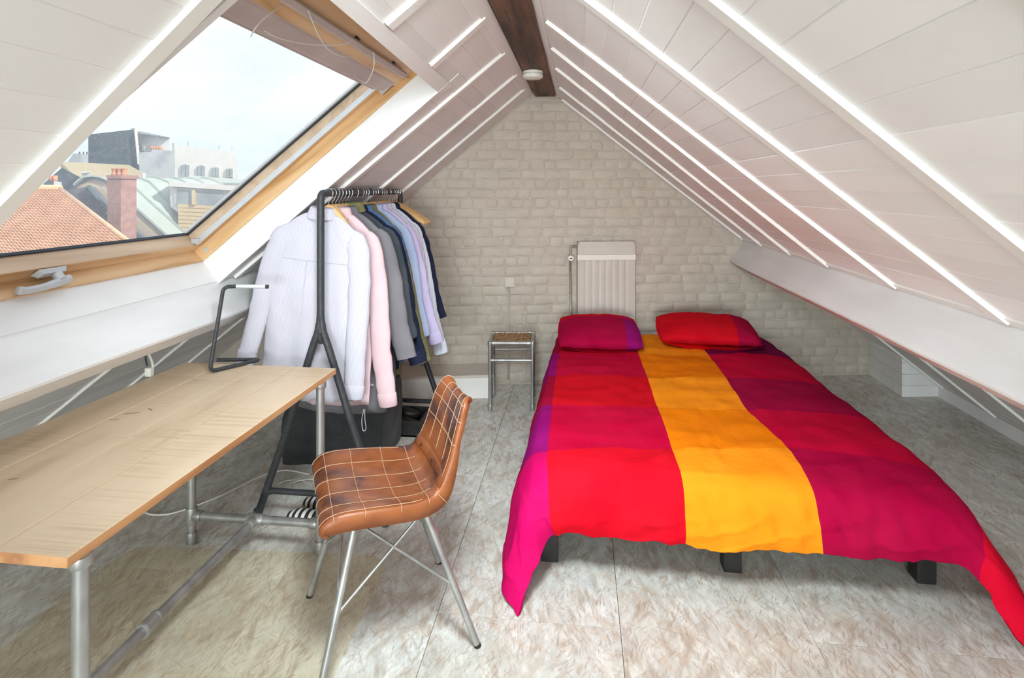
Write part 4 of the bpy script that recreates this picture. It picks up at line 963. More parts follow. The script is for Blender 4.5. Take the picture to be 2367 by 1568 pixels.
# ------------------------------------------------------------------ clothes rack
BX, BZ = -1.20, 1.528
rack = thing('clothes_rack', 'black metal clothes rack with forked ends, loaded with shirts', 'clothes rack', (BX, 3.13, 0))
Y0R, Y1R = 2.54, 3.73
mb = MB(); mb.tube(bend([(BX, Y0R, 1.02), (BX, Y0R, BZ), (BX, Y1R, BZ), (BX, Y1R, 1.02)], .035, 8), .0175, n=16)
mb.build('rail', M['dark_metal'], rack, smooth=True, angle=60)
for y, nm in ((Y0R, 'front'), (Y1R, 'rear')):
    fr = MB()
    fr.tube([(BX, y, 1.06), (BX, y, .93), (BX, y, .88)], [.0175, .0185, .024], n=14, squash=(1, .8, (1, 0, 0)))
    for s in (-1, 1):
        fr.tube(smoothpath([(BX + s * .004, y, .955), (BX + s * .012, y, .885), (BX + s * .045, y, .79), (BX + s * .165, y, .42), (BX + s * .31, y, .012)], 6), [.015] * 4 + [.0175] * 21, n=14)
    fr.tube([(BX, y, .885), (BX, y, .845), (BX, y, .825)], [.024, .022, .008], n=12, squash=(1, .6, (1, 0, 0)))
    fork = fr.build('fork', M['dark_metal'], rack, smooth=True, angle=60)
    cb_ = MB(); cb_.tube([(BX - .268, y, .125), (BX + .268, y, .125)], .014, n=12)
    for s in (-1, 1): cb_.tube([(BX + s * .285, y, .10), (BX + s * .262, y, .122), (BX + s * .235, y, .125)], [.015, .019, .014], n=10)
    cb_.build('cross_bar', M['dark_metal'], rack, smooth=True, angle=60)
    for s in (-1, 1):
        f = MB(); f.lathe([(0, 0), (.019, 0), (.019, .02), (.017, .035)], (BX + s * .313, y, 0), n=12); f.build('foot', M['seal'], rack, smooth=True, angle=50)

# ------------------------------------------------------------------ hangers and clothes
def hanger(y, label, rz=0.0, tilt=0.0, bar=True, group='wooden hangers on the rack', cx=BX, w_=.215, tone='hanger'):
    root = thing('clothes_hanger', label, 'hanger', (cx, y, BZ - .085), rz, group); root.rotation_euler = (0, tilt, rz)
    dz = 0 if bar else .012
    pts = [Vector((w_ * t, .010 * t * t, dz - (.105 if bar else .140) * abs(t) ** 1.2)) for t in [k / 9 - 1 for k in range(19)]]
    rr = [.011 + .011 * (1 - abs(k / 9 - 1)) ** .7 for k in range(19)]
    mb = MB(); mb.tube(pts, rr, n=10, squash=(1, .38, (0, 0, 1))); mb.build('arm', M[tone], root, smooth=True, world=False)
    if bar:
        mb = MB(); mb.tube([(-w_ * .86, 0, -.098), (w_ * .86, 0, -.098)], .005, n=8); mb.build('bar', M[tone], root, smooth=True, world=False)
    c = Vector((0, 0, .085)); R = .0225
    path = [Vector((0, 0, .012)), Vector((0, 0, .042)), Vector((.012, 0, .056))]
    for k in range(0, 13):
        a = radians(-42 + k * 19); path.append(c + Vector((cos(a) * R, 0, sin(a) * R)))
    mb = MB(); mb.tube(path, .0019, n=6); mb.build('hook', M['chrome'], root, smooth=True, world=False)
    return root

def garment(name, label, cat, y, m, half=.23, length=.90, tilt=0.0, rz=0.0, thick=.026, cx=BX, drop=.125, ztop=None, sleeve=.62, flare=.06, fold=.010, seed=1, inner=None, collar_h=.03, cuff=True, sleeve_r=.052, m_cuff=None, buttons=0, lapel=None, sides=(-1, 1), yoke=False, flare_l=None, sl_l=None):
    root = thing(name, label, cat, (cx, y, ztop or BZ - .095), rz, 'clothes hanging on the rack'); root.rotation_euler = (0, tilt, rz)
    zs = [0, -.012, -.03, -.05, -.07, -.09, -.105, -drop, -drop - .02, -drop - .05] + [-drop - .05 - (length - drop - .05) * k / 22 for k in range(1, 23)]
    n = 48; rows = []
    for z in zs:
        t = -z / length
        if -z < drop: hw = lerp(.060, half * .97, (-z / drop) ** .72)
        else: hw = half * (.97 + .03 * sstep(drop, drop + .05, -z)) * lerp(1.0, 1.06, sstep(.2, 1, t))
        d = thick * lerp(.75, 1.0, sstep(0, .18, t)) * lerp(1.0, .85, sstep(.4, 1, t))
        r = []
        for k in range(n):
            a = 2 * pi * k / n; ca, sa = cos(a), sin(a)
            x = hw * (abs(ca) ** .8) * (1 if ca >= 0 else -1); yy = d * (abs(sa) ** .75) * (1 if sa >= 0 else -1)
            amp = fold * sstep(.10, .7, t)
            yy += amp * (1.5 * noise.noise(Vector((x * 15 + z * 2.5 * (1 if x > 0 else -1), z * 1.7, seed * 3.1))) + .35 * sin(x * 42 + seed + z * 2)) + .007 * noise.noise(Vector((x * 22 + z * 9, z * 12, seed)))
            zz = z + (.02 * (x / hw) ** 2 * sstep(.9, 1, t) if t > .9 else 0)
            r.append((x, yy, zz))
        rows.append(r)
    mb = MB(); mb.grid(rows, wrap=True); body = mb.build('body', m, root, smooth=True, world=False)
    if yoke:
        q = [Vector(rows[11][k]) + Vector((0, -.0015, 0)) for k in range(n // 2 + 1, n)]; mb = MB(); mb.tube(q, .0016, n=5); mb.build('yoke_seam', m, root, smooth=True, world=False)
        for dk in (-1, 1): mb = MB(); mb.tube([Vector(rows[i][3 * n // 4 + dk]) + Vector((0, -.001, 0)) for i in range(11, 20)], [.004, .0038, .0034, .003, .0026, .0022, .0018, .0012, .0006], n=6); mb.build('box_pleat', m, root, smooth=True, world=False)
    md = body.modifiers.new('thickness', 'SOLIDIFY'); md.thickness = .002
    # collar: a folded band round the neck
    rows = []
    for q, (hw, d, z) in enumerate([(.052, .022, -.012), (.050, .024, .012), (.052, .026, collar_h), (.062, .034, collar_h - .006), (.072, .042, collar_h - .035), (.078, .044, collar_h - .05)]):
        rows.append([(hw * cos(2 * pi * k / 24), d * sin(2 * pi * k / 24), z - .012 * max(0, -sin(2 * pi * k / 24)) * (q > 2)) for k in range(24)])
    mb = MB(); mb.grid(rows, wrap=True); mb.build('collar', inner or m, root, smooth=True, world=False)
    for s in sides:
        sl = sleeve if s > 0 or sl_l is None else sl_l
        fl = flare if s > 0 else (0.0 if flare_l is None else flare_l)
        x0 = s * (half - .05)
        P = smoothpath([(x0 - s * .03, 0, -drop + .035), (x0 + s * .012, -.002, -drop - .02), (x0 + s * (.040 + fl * .25), -.008, -drop - sl * .30), (x0 + s * (.045 + fl * .6), -.014, -drop - sl * .66), (x0 + s * (.045 + fl), -.012, -drop - sl + .06)], 7)
        R_ = [sleeve_r * lerp(1.0, .80, k / (len(P) - 1)) * (.30 + .70 * sstep(0, .30, k / (len(P) - 1))) * (1 + .06 * noise.noise(Vector((k * .6, seed, s)))) for k in range(len(P))]
        P = [p + Vector((.006 * noise.noise(Vector((i * .5, seed, s * 2))), .004 * noise.noise(Vector((i * .7, s, seed))), 0)) for i, p in enumerate(P)]
        mb = MB(); mb.tube(P, R_, n=18, squash=(.48, 1, (0, 1, 0))); sv = mb.build('sleeve', m, root, smooth=True, angle=70, world=False)
        if cuff:
            e = P[-1]; d_ = (P[-1] - P[-3]).normalized()
            mb = MB(); mb.tube([e - d_ * .006, e, e + d_ * .055, e + d_ * .060], [R_[-1] * 1.0, R_[-1] * 1.08, R_[-1] * 1.02, R_[-1] * .92], n=18, squash=(.5, 1, (0, 1, 0)))
            cf = mb.build('cuff', m_cuff or m, sv, smooth=True, angle=60, world=False)
        for b_ in range(buttons):
            q = P[-2 - 0] + Vector((s * .030, -R_[-1] * .42, .0 + .022 * b_ - .02)); mb = MB(); mb.lathe([(0, -.003), (.006, -.002), (.006, .002), (0, .003)], q, (0, -1, 0), n=8); mb.build('button', M['stud'], sv, smooth=True, world=False)
    return root
F = {}
F['stripe'] = cloth('white_lilac_stripe', (.56, .555, .59), bump=.10, stripe=(.505, .475, .585), freq=150)
F['pinkc'] = cloth('pale_pink_cotton', (.64, .455, .485), (.68, .50, .53), bump=.10)
F['grey'] = cloth('grey_wool', (.165, .155, .17), (.20, .19, .205), bump=.10)
F['charcoal'] = cloth('charcoal_shell', (.045, .055, .065), (.07, .08, .095), bump=.10)
F['olive'] = cloth('olive_lining', (.16, .15, .065), (.22, .205, .10))
F['navy'] = cloth('navy_suiting', (.014, .018, .042), (.022, .027, .055), bump=.10)
F['denim'] = cloth('denim_blue', (.08, .15, .30), (.11, .19, .35), bump=.10)
F['sky'] = cloth('light_blue_cotton', (.36, .43, .62), (.42, .49, .68), bump=.10)
F['lilac'] = cloth('lilac_cotton', (.50, .44, .64), (.56, .50, .70), bump=.10)
F['check'] = cloth('lilac_check', (.70, .67, .74), bump=.10, check=(.50, .46, .62), freq=110)
F['bluestripe'] = cloth('white_blue_stripe', (.70, .70, .72), bump=.10, stripe=(.48, .55, .70), freq=120)
F['white'] = cloth('off_white_knit', (.66, .65, .62), bump=.10)
garment('shirt', 'white and lilac pinstripe shirt hung at the front of the rack, sleeves down', 'shirt', 2.625, F['stripe'], half=.228, length=.905, tilt=radians(5.5), cx=-1.232, drop=.115, sleeve=.75, sl_l=.66, flare=.02, flare_l=.085, fold=.019, seed=1, sleeve_r=.060, thick=.024, yoke=True)
garment('shirt', 'pale pink shirt hanging right behind the front pinstripe shirt', 'shirt', 2.705, F['pinkc'], half=.215, length=.95, tilt=radians(4), cx=-1.188, sleeve=.80, flare=.105, seed=2, fold=.014, sleeve_r=.058)
gj = garment('jacket', 'grey wool jacket with a drawstring at its hem, third on the rack', 'jacket', 2.785, F['grey'], half=.225, length=1.02, tilt=radians(1), cx=-1.185, sleeve=.66, flare=.12, seed=3, thick=.027, sleeve_r=.064, cuff=False)
# zip pull loop and small stitched mark on the grey jacket
mb = MB(); mb.tube(smoothpath([(.135, -.05, -.98), (.128, -.055, -1.03), (.132, -.055, -1.075), (.142, -.055, -1.085), (.150, -.055, -1.07), (.144, -.055, -1.03), (.140, -.05, -.98)], 5), .0022, n=6); mb.build('drawstring', M['alu'], gj, smooth=True, world=False)
fc = bpy.data.curves.new('mark_font', 'FONT'); fc.body = 'nvnor'; fc.size = .022; fc.extrude = .0006; fc.align_x = 'CENTER'
fo = bpy.data.objects.new('mark_font', fc); COL.objects.link(fo); dg = bpy.context.evaluated_depsgraph_get(); me = bpy.data.meshes.new_from_object(fo.evaluated_get(dg)); bpy.data.objects.remove(fo)
me.materials.clear(); me.materials.append(F['white'])
gm = bpy.data.objects.new('lettering', me); COL.objects.link(gm); gm.parent = gj; gm.rotation_euler = (pi / 2, 0, 0); gm.location = (.158, -.0475, -.862)
cj = garment('jacket', 'charcoal jacket with an olive lined collar, behind the grey jacket', 'jacket', 2.865, F['charcoal'], half=.228, length=.92, tilt=0, cx=-1.185, sleeve=.60, flare=.09, seed=4, thick=.026, inner=F['olive'], sleeve_r=.066, collar_h=.05, cuff=False)
nj = garment('jacket', 'navy suit jacket with dark cuff buttons in the middle of the rack', 'jacket', 2.945, F['navy'], half=.228, length=.86, cx=-1.195, sleeve=.74, flare=.13, seed=5, thick=.026, sleeve_r=.062, cuff=False, buttons=4)
garment('shirt', 'denim blue shirt between the navy jacket and the light blue shirt', 'shirt', 3.025, F['denim'], half=.222, length=.86, cx=-1.195, sleeve=.58, flare=.06, seed=6)
garment('shirt', 'light blue shirt behind the denim blue one', 'shirt', 3.175, F['sky'], half=.225, length=.86, cx=-1.195, sleeve=.60, flare=.08, seed=7)
garment('shirt', 'plain lilac shirt in the rear half of the rack', 'shirt', 3.25, F['lilac'], half=.222, length=.86, cx=-1.190, sleeve=.66, flare=.13, seed=8)
garment('shirt', 'lilac and white checked shirt beside the plain lilac one', 'shirt', 3.325, F['check'], half=.220, length=.86, cx=-1.19, sleeve=.56, flare=.07, seed=9)
garment('shirt', 'white shirt with pale blue stripes in front of the navy cardigan', 'shirt', 3.40, F['bluestripe'], half=.218, length=.88, cx=-1.19, sleeve=.76, flare=.13, seed=10)
garment('cardigan', 'navy cardigan hanging last on the rack, nearest the brick wall', 'cardigan', 3.48, F['navy'], half=.215, length=.78, cx=-1.19, sleeve=.62, flare=.12, seed=11, cuff=False)
garment('jacket', 'olive jacket whose hem shows below the navy sleeve', 'jacket', 3.10, F['olive'], half=.20, length=.94, cx=-1.20, sleeve=.78, flare=.15, seed=12, thick=.018, cuff=False)
hl = ['pinstripe shirt', 'pink shirt', 'grey jacket', 'charcoal jacket', 'navy suit jacket', 'denim blue shirt', 'light blue shirt', 'plain lilac shirt', 'checked shirt', 'blue striped shirt', 'navy cardigan', 'olive jacket']
hy_ = [2.625, 2.705, 2.785, 2.865, 2.945, 3.025, 3.175, 3.25, 3.325, 3.40, 3.48, 3.10]
for nm, y in zip(hl, hy_):
    hanger(y, 'pale wooden hanger with a wire hook carrying the ' + nm, rz=random.uniform(-.05, .05), bar=False, w_=.135)
for k, (y, tl) in enumerate([(3.545, .03), (3.585, .0), (3.62, .05), (3.655, -.02)]):
    hanger(y, ['empty wooden hanger next to the navy cardigan', 'empty wooden hanger, second behind the cardigan', 'empty wooden hanger, third behind the cardigan', 'empty wooden hanger at the wall end of the rail'][k], rz=-.10 + .05 * k, tilt=radians(3), w_=.228, cx=BX)
for y, wh in ((2.665, 'pinstripe shirt and the pink shirt'), (2.745, 'pink shirt and the grey jacket'), (2.826, 'grey jacket and the charcoal jacket'), (3.063, 'denim blue shirt and the olive jacket'), (3.213, 'light blue shirt and the plain lilac shirt'), (3.362, 'checked shirt and the blue striped shirt')):
    hanger(y, 'spare wooden hanger squeezed between the ' + wh, rz=random.uniform(-.06, .06), bar=False, w_=.11)

# black storage bag, shoe tray and shoes under the clothes
bagr = thing('storage_bag', 'black fabric storage bag on the floor under the hanging clothes', 'bag', (-1.36, 3.2, 0))
def bagpt(u, v, w__):
    x = lerp(-1.655, -1.10, u) + .010 * noise.noise(Vector((u * 3, v * 3, w__ * 4))); y = lerp(3.03, 3.36, v) + (.06 * (u)) ; z = lerp(.002, .40, w__)
    b_ = .018 * sin(pi * w__) ; n_ = noise.noise(Vector((u * 6, w__ * 6, v * 5))) * .012
    if v == 0: y -= b_ + n_
    if v == 1: y += b_
    if u == 0: x -= b_ * .5 + n_ - .02 * w__
    if u == 1: x += b_ * .5
    return (x, y, z + (.012 * noise.noise(Vector((u * 4, v * 4, 1))) if w__ == 1 else 0))
mb = MB()
per = [(k / 14, 0) for k in range(14)] + [(1, k / 8) for k in range(8)] + [(1 - k / 14, 1) for k in range(14)] + [(0, 1 - k / 8) for k in range(8)]
mb.grid([[bagpt(u, v, q / 12) for (u, v) in per] for q in range(13)], wrap=True)
mb.add([bagpt(u, v, 1) for (u, v) in per], [tuple(range(len(per)))])
mb.build('body', M['bag'], bagr, smooth=True, angle=45)
mb = MB(); mb.tube([(p := bagpt(k / 14, 0, .985))[:2] + (p[2],) for k in range(15)], .005, n=6); mb.tube([(bagpt(.42, 0, q / 10)[0], bagpt(.42, 0, q / 10)[1] - .001, bagpt(.42, 0, q / 10)[2]) for q in range(1, 11)], .003, n=5); mb.build('seam', M['bag'], bagr, smooth=True)
tray = thing('shoe_tray', 'black open tray with dark shoes beside the storage bag', 'tray', (-1.16, 3.58, 0))
TX0, TX1, TY0, TY1 = -1.40, -.985, 3.455, 3.705
mb = MB(); mb.box((TX0, TY0, .002), (TX1, TY1, .012)); mb.build('bottom', M['black'], tray)
for a, b in [((TX0, TY0, .002), (TX1, TY0 + .012, .10)), ((TX0, TY1 - .012, .002), (TX1, TY1, .10)), ((TX0, TY0 + .012, .002), (TX0 + .012, TY1 - .012, .10)), ((TX1 - .012, TY0 + .012, .002), (TX1, TY1 - .012, .10))]:
    mb = MB(); mb.rbox(a, b, .002); mb.build('side', M['black'], tray)
def shoe(c, rz, label, m, L_=.27, striped=False, group=None, cat='shoe'):
    root = thing('slipper' if striped else 'shoe', label, 'slipper' if striped else cat, c, rz, group)
    rows = []
    n = 20
    for i in range(17):
        t = i / 16; x = (t - .5) * L_
        wv = .040 * (max(0, 1 - abs(2 * t - 1) ** 3.2) ** .5) * (1.05 if t > .55 else .88)
        top = .05 * (1 - .45 * sstep(.45, 1, t)) if not striped else .046 * (1 - .25 * sstep(.6, 1, t)) * (.55 + .45 * sstep(0, .35, t))
        rows.append([(x, wv * cos(a), max(.008, .010 + top * max(0, sin(a)) ** .75 * (max(0, 1 - abs(2 * t - 1) ** 4) ** .4))) for a in [k * pi / (n - 1) for k in range(n)]])
    mb = MB(); mb.grid(rows, mfun=(lambda i, j: (i // 1) % 2) if striped else (lambda i, j: 0))
    mb.build('upper', m if isinstance(m, list) else [m], root, smooth=True, world=False)
    out = [((k / 16 - .5) * (L_ + .006), .042 * (max(0, 1 - abs(2 * k / 16 - 1) ** 3.2) ** .5) * (1.05 if k > 8 else .88)) for k in range(17)]
    poly = [(x, y, 0.0) for x, y in out] + [(x, -y, 0.0) for x, y in reversed(out[1:-1])]
    mb = MB(); mb.prism(poly, (0, 0, .012)); mb.build('sole', M['thread'] if striped else M['shoe'], root, world=False)
    hole = [(-.055 + .055 * cos(a) * 1.1, .024 * sin(a), .0525 if not striped else .044) for a in [k * 2 * pi / 16 for k in range(16)]]
    mb = MB(); mb.tube([Vector(p) for p in hole], .004, n=6, closed=True); mb.build('rim', M['shoe'], root, smooth=True, world=False)
    return root
shoe((-1.14, 3.515, .013), radians(4), 'black leather shoe at the front of the tray', M['shoe'], L_=.25, group='shoes in the tray')
shoe((-1.14, 3.60, .013), radians(-3), 'black leather shoe, second in the tray', M['shoe'], L_=.25, group='shoes in the tray')
shoe((-1.16, 3.68 - .03, .055), radians(6), 'black leather shoe lying on the others at the back of the tray', M['shoe'], L_=.25, group='shoes in the tray')
S1 = mat('slipper_black', (.02, .02, .022), rough=.8); S2 = mat('slipper_white', (.70, .68, .62), rough=.8)
shoe((-1.235, 2.52, 0), radians(172), 'black and white striped slipper, the one nearer the desk pipe', [S1, S2], L_=.27, striped=True, group='striped slippers under the chair')
shoe((-1.215, 2.635, 0), radians(168), 'black and white striped slipper, the one nearer the storage bag', [S1, S2], L_=.27, striped=True, group='striped slippers under the chair')
bxr = thing('wooden_box', 'small plain wooden box standing by the plinth behind the shoe tray', 'box', (-1.25, 4.14, 0))
MB().rbox((-1.36, 4.02 + .12, 0), (-1.20, 4.20, .15), .002).build('body', M['boxwood'], bxr)
MB().rbox((-1.365, 4.135, .15), (-1.195, 4.205, .162), .002).build('lid', M['boxwood'], bxr)

# cables
mb = MB(); mb.tube(smoothpath([(-2.10, 2.62, .006), (-2.06, 2.50, .006), (-1.93, 2.50, .006), (-1.80, 2.66, .006), (-1.70, 2.88, .006), (-1.60, 2.96, .006), (-1.45, 2.93, .006)], 10), .0042, n=8)
c1 = tag(mb.build('power_cable', M['cable'], smooth=True), 'white power cable trailing over the floor from the desk to the bag', 'cable')
mb = MB(); mb.tube(smoothpath([(-1.50 + .10 * cos(a) + .012 * a, 2.80 + .07 * sin(a), .004 + .001 * a) for a in [k * .55 for k in range(26)]], 4), .0026, n=6)
tag(mb.build('thin_cable', M['cable'], smooth=True), 'thin white cord coiled loosely on the floor behind the slippers', 'cable')
pc = thing('hanging_cable', 'white cable with an inline plug hanging from the left beam behind the desk', 'cable', (-1.80, 2.10, .8))
q0 = Vector((-1.845, 2.262, .84))
mb = MB(); mb.tube(smoothpath([q0 + Vector((0, 0, .06)), q0, q0 + Vector((.010, .01, -.06)), q0 + Vector((.004, .0, -.16)), q0 + Vector((-.03, 0, -.5))], 8), .0055, n=8); mb.build('cord', M['cable'], pc, smooth=True)
mb = MB(); mb.tube(smoothpath([q0 + Vector((-.014, -.005, .06)), q0 + Vector((-.012, -.005, -.02)), q0 + Vector((-.004, -.004, -.055))], 6), .0038, n=8); mb.build('black_lead', M['seal'], pc, smooth=True)
mb = MB(); mb.rbox(q0 + Vector((-.012, -.012, -.10)), q0 + Vector((.016, .010, -.062)), .003); mb.build('plug', M['white_plastic'], pc)

# clear chair mat on the floor
out = [(-1.93, .7), (-.775, .7), (-.775, 1.73), (-.785, 2.22)] + [(-.885 + .10 * cos(a), 2.225 + .10 * sin(a)) for a in [radians(k * 15) for k in range(1, 6)]] + [(-.885, 2.325), (-1.83, 2.27)] + [(-1.83 + .10 * cos(a), 2.17 + .10 * sin(a)) for a in [radians(100 + k * 16) for k in range(5)]] + [(-1.93, 2.14)]
mb = MB(); mb.prism([(x, y, .0006) for x, y in out], (0, 0, .002)); cm = mb.build('chair_mat', M['film'])
tag(cm, 'clear yellowish vinyl chair mat lying on the floor under the desk', 'mat')

# ------------------------------------------------------------------ outside: roofs and houses
def E(px, py, D): return Vector((0, 0, CAMH)) + FWD * D + RGT * ((px - 1183.5) / FPX * D) + UP * (-(py - VPY) / FPX * D)
def house(label, name='building'): return thing(name, label, 'building', E(200, 900, 20)[:])
def slab(pts, D, depth, m, name, parent, mats=None):
    xr = max(x for x, y in pts)
    mb = MB(); mb.prism([E(x, y, D) for x, y in pts], (FWD + RGT * ((xr - 1183.5) / FPX)) * depth); return mb.build(name, m, parent)
def yg(D): return 436 + 10.6 * FPX / D
X = {}
X['tile'] = mat('orange_roof_tile', (.76, .46, .28), (.86, .56, .36), scale=3, rough=.8, per_object=.03)
X['shade_wall'] = mat('grey_slate_and_shade', (.12, .13, .165), (.17, .18, .22), scale=4, rough=.85)  # shade of the near gable wall and roof is put into this colour
X['dark'] = mat('dark_slate_and_shade', (.055, .085, .105), (.085, .12, .14), scale=5, rough=.8)  # includes the shade on the tall house's unlit gable front
X['white'] = mat('white_render', (.80, .79, .76), (.84, .83, .80), scale=2, rough=.85)
X['stain'] = mat('stained_render', (.42, .47, .49), (.58, .61, .62), scale=.9, rough=.9, lo=.46, hi=.54)
X['zinc'] = mat('pale_zinc', (.40, .47, .45), (.45, .52, .49), scale=3, rough=.45, metal=.15)
X['beige'] = mat('beige_render', (.60, .52, .42), (.64, .56, .46), scale=2, rough=.9)
X['brickred'] = mat('red_chimney_brick', (.30, .16, .145), (.40, .23, .20), scale=10, rough=.85)
X['pot'] = mat('terracotta_pot', (.60, .28, .16), rough=.8)
X['ochre'] = mat('ochre_tile', (.52, .44, .29), (.60, .52, .36), scale=12, rough=.85)
X['board'] = mat('larch_boards', (.72, .56, .34), (.78, .62, .40), scale=3, rough=.7)
# a. orange tiled roof with its verge
h = house('orange tiled gable roof just below the window')
A_, B_, C_, D_ = E(60, 436, 11.0), E(141, 438, 10.6), E(306, 566, 8.6), E(-160, 640, 7.6)
C2 = B_ + (C_ - B_) * 1.35; A2 = A_ + (A_ - B_) * 5; D2 = A2 + (C2 - B_)
nrm = (C2 - B_).cross(A2 - B_).normalized();
if nrm.z < 0: nrm = -nrm
rows = []; nu2, nv2 = 300, 26
for i in range(nv2 * 2 + 2):
    t = min(1.0, (i // 2 + (i % 2) * .98) / nv2); r = []
    for j in range(nu2 + 1):
        u = j / nu2; p = B_.lerp(A2, u).lerp(C2.lerp(D2, u), t)
        r.append((p + nrm * (.034 * abs(sin(u * pi * 58)) + .022 * (i % 2)))[:])
    rows.append(r)
mb = MB(); mb.grid(rows); tag(mb.build('roof_tiles', X['tile'], h), kind='stuff')
mb = MB(); q = nrm * -.06; mb.prism([B_ + q, A2 + q, D2 + q, C2 + q], nrm * -.15); mb.build('roof_deck', X['shade_wall'], h)
mb = MB(); mb.tube([B_ + nrm * .03, A2 + nrm * .03], .06, n=10); mb.build('ridge_tile', X['tile'], h, smooth=True)
mb = MB(); mb.tube([B_ + nrm * .02, C2 + nrm * .02], .035, n=8); mb.build('verge', X['tile'], h, smooth=True)
far_ = FWD * 3.0
mb = MB(); mb.prism([B_ - nrm * .05, C2 - nrm * .05, C2 - UP * 4, B_ - UP * 5], (B_ - A_).normalized() * .12); mb.build('gable_wall', X['shade_wall'], h)
# b. roof coloured as in shade, between the orange roof and the chimney
h = house('blue grey roof, shade put into its colour, beside the orange tiles')
slab([(142, 441), (203, 432), (250, 488), (335, 560), (380, 640), (300, 640), (298, 560)], 10.9, 1.2, X['shade_wall'], 'roof', h)
mb = MB(); mb.tube([E(203, 431, 10.85), E(250, 487, 10.85), E(335, 559, 10.85)], .05, n=6); mb.build('verge', X['dark'], h)
slab([(243, 492), (256, 486), (259, 490), (247, 496)], 10.7, .1, X['zinc'], 'flashing', h)
# c. chimney with three pots
h = thing('chimney', 'red brick chimney with three terracotta pots in front of the zinc roof', 'chimney', E(268, 530, 10.4)[:])
def quadbox(x0, x1, y0, y1, D, dep, m, name, parent, taper=0):
    r2 = (RGT * .80 + FWD * .60); f2 = (FWD * .80 - RGT * .60)
    a = E(x0, y1, D); wd = (E(x1, y1, D) - a).length; ht = (E(x0, y0, D) - a).length
    mb = MB(); b_ = a + RGT * wd
    mb.hexa([a, b_, b_ + f2 * 0 + (FWD * .55 + RGT * .32) * dep, a + (FWD * .55 + RGT * .32) * dep, a + UP * ht, b_ + UP * ht, b_ + UP * ht + (FWD * .55 + RGT * .32) * dep, a + UP * ht + (FWD * .55 + RGT * .32) * dep]); return mb.build(name, m, parent)
quadbox(248, 279, 408, 560, 10.3, .42, X['brickred'], 'stack', h)
quadbox(246, 281, 405, 413, 10.28, .46, X['brickred'], 'cap', h)
for x in (254, 266, 277):
    c = E(x, 405, 10.3) + FWD * .12; mb = MB(); mb.lathe([(.05, 0), (.055, .02), (.04, .04), (.045, .11), (.05, .12), (.038, .125)], c, n=12); mb.build('pot', X['pot'], h, smooth=True, angle=40)
# d. barrel vaulted zinc roof
h = house('barrel vaulted zinc roof with standing seams')
cen = (212, 452)
arc = [(cen[0] - 47 * cos(a), cen[1] - 43 * sin(a)) for a in [radians(k * 7.5) for k in range(0, 16)]]
D0 = 12.2
end = (470, 610)
prof2 = arc + [(247, 428), (300, 470), (390, 552), (440, 600)]
slab([(165, 455)] + arc + [(262, 428), (300, 468), (392, 556), (430, 640), (165, 640)], D0, .25, X['beige'], 'end_wall', h)
run = FWD * 2.2 + RGT * 1.25
mb = MB(); top = [E(x, y, D0 - .02) for x, y in arc[4:] + [(250, 421), (293, 463), (340, 505), (388, 548), (430, 590)]]
mb.grid([[p[:] for p in top], [(p + run)[:] for p in top]]); o = mb.build('zinc_sheet', X['zinc'], h)
md = o.modifiers.new('thickness', 'SOLIDIFY'); md.thickness = .05
for k in range(0, 7):
    t = k / 6.0; mb = MB(); mb.tube([(p + run * t + UP * .02) for p in top], .028, n=4); mb.build('standing_seam', X['zinc'], h)
slab([(150, 452), (167, 436), (180, 423), (196, 412), (213, 408), (230, 411), (247, 418), (247, 422), (230, 415), (213, 412), (197, 416), (184, 426), (172, 440), (160, 452)], D0 - .06, .1, X['dark'], 'fascia', h)
# e. ochre tiled roof and dark shed roof behind it
h = house('low ochre tiled roof below the dark gable')
slab([(100, 425), (143, 388), (170, 402), (186, 410), (206, 409), (200, 440), (100, 450)], 17.0, 2.0, X['dark'], 'roof_side', h)
o1, o2, o3, o4 = E(140, 378, 21), E(298, 386, 21), E(350, 415, 18.4), E(176, 414, 18.4)
mb = MB(); mb.prism([o1, o2, o3, o4], UP * -.15); mb.build('roof', X['ochre'], h)
for k in range(34):
    t = (k + .5) / 34; mb = MB(); mb.tube([o1.lerp(o2, t) + UP * .03, o4.lerp(o3, t) + UP * .03], .05, n=5); mb.build('tile_row', X['ochre'], h)
mb = MB(); mb.prism([o4 - UP * .1, o3 - UP * .1, o3 - UP * 3, o4 - UP * 3], FWD * .3); mb.build('wall', X['shade_wall'], h)
# small chimneys at the left edge
h = thing('chimney', 'small pale chimney with one pot beside the orange ridge', 'chimney', E(130, 440, 13)[:])
slab([(124, 419), (142, 421), (144, 433), (144, yg(13)), (126, yg(13))], 13, .5, X['white'], 'stack', h)
mb = MB(); mb.lathe([(.05, 0), (.055, .12), (.04, .13)], E(127, 419, 13.2), n=10); mb.build('pot', X['pot'], h, smooth=True)
mb = MB(); mb.lathe([(.05, 0), (.055, .12), (.04, .13)], E(119, 419, 13.2), n=10); mb.build('pot', X['pot'], h, smooth=True)
h = thing('chimney', 'squat white chimney block above the dark shed roof', 'chimney', E(198, 405, 16)[:])
slab([(188, 399), (206, 398), (208, 409), (190, 411)], 16.5, .6, X['white'], 'stack', h)
slab([(187, 397), (207, 396), (207, 399), (187, 400)], 16.4, .8, X['white'], 'cap', h)
# f. blue grey wall far left
h = house('pale blue grey house wall far left behind the rafter')
slab([(150, 384), (170, 355), (208, 357), (209, yg(30)), (150, yg(30))], 30, 2, X['stain'], 'wall', h)
for x in (182, 191, 199): slab([(x, 351), (x + 4, 351), (x + 4, 357), (x, 357)], 30, .4, X['shade_wall'], 'chimney_pot', h)
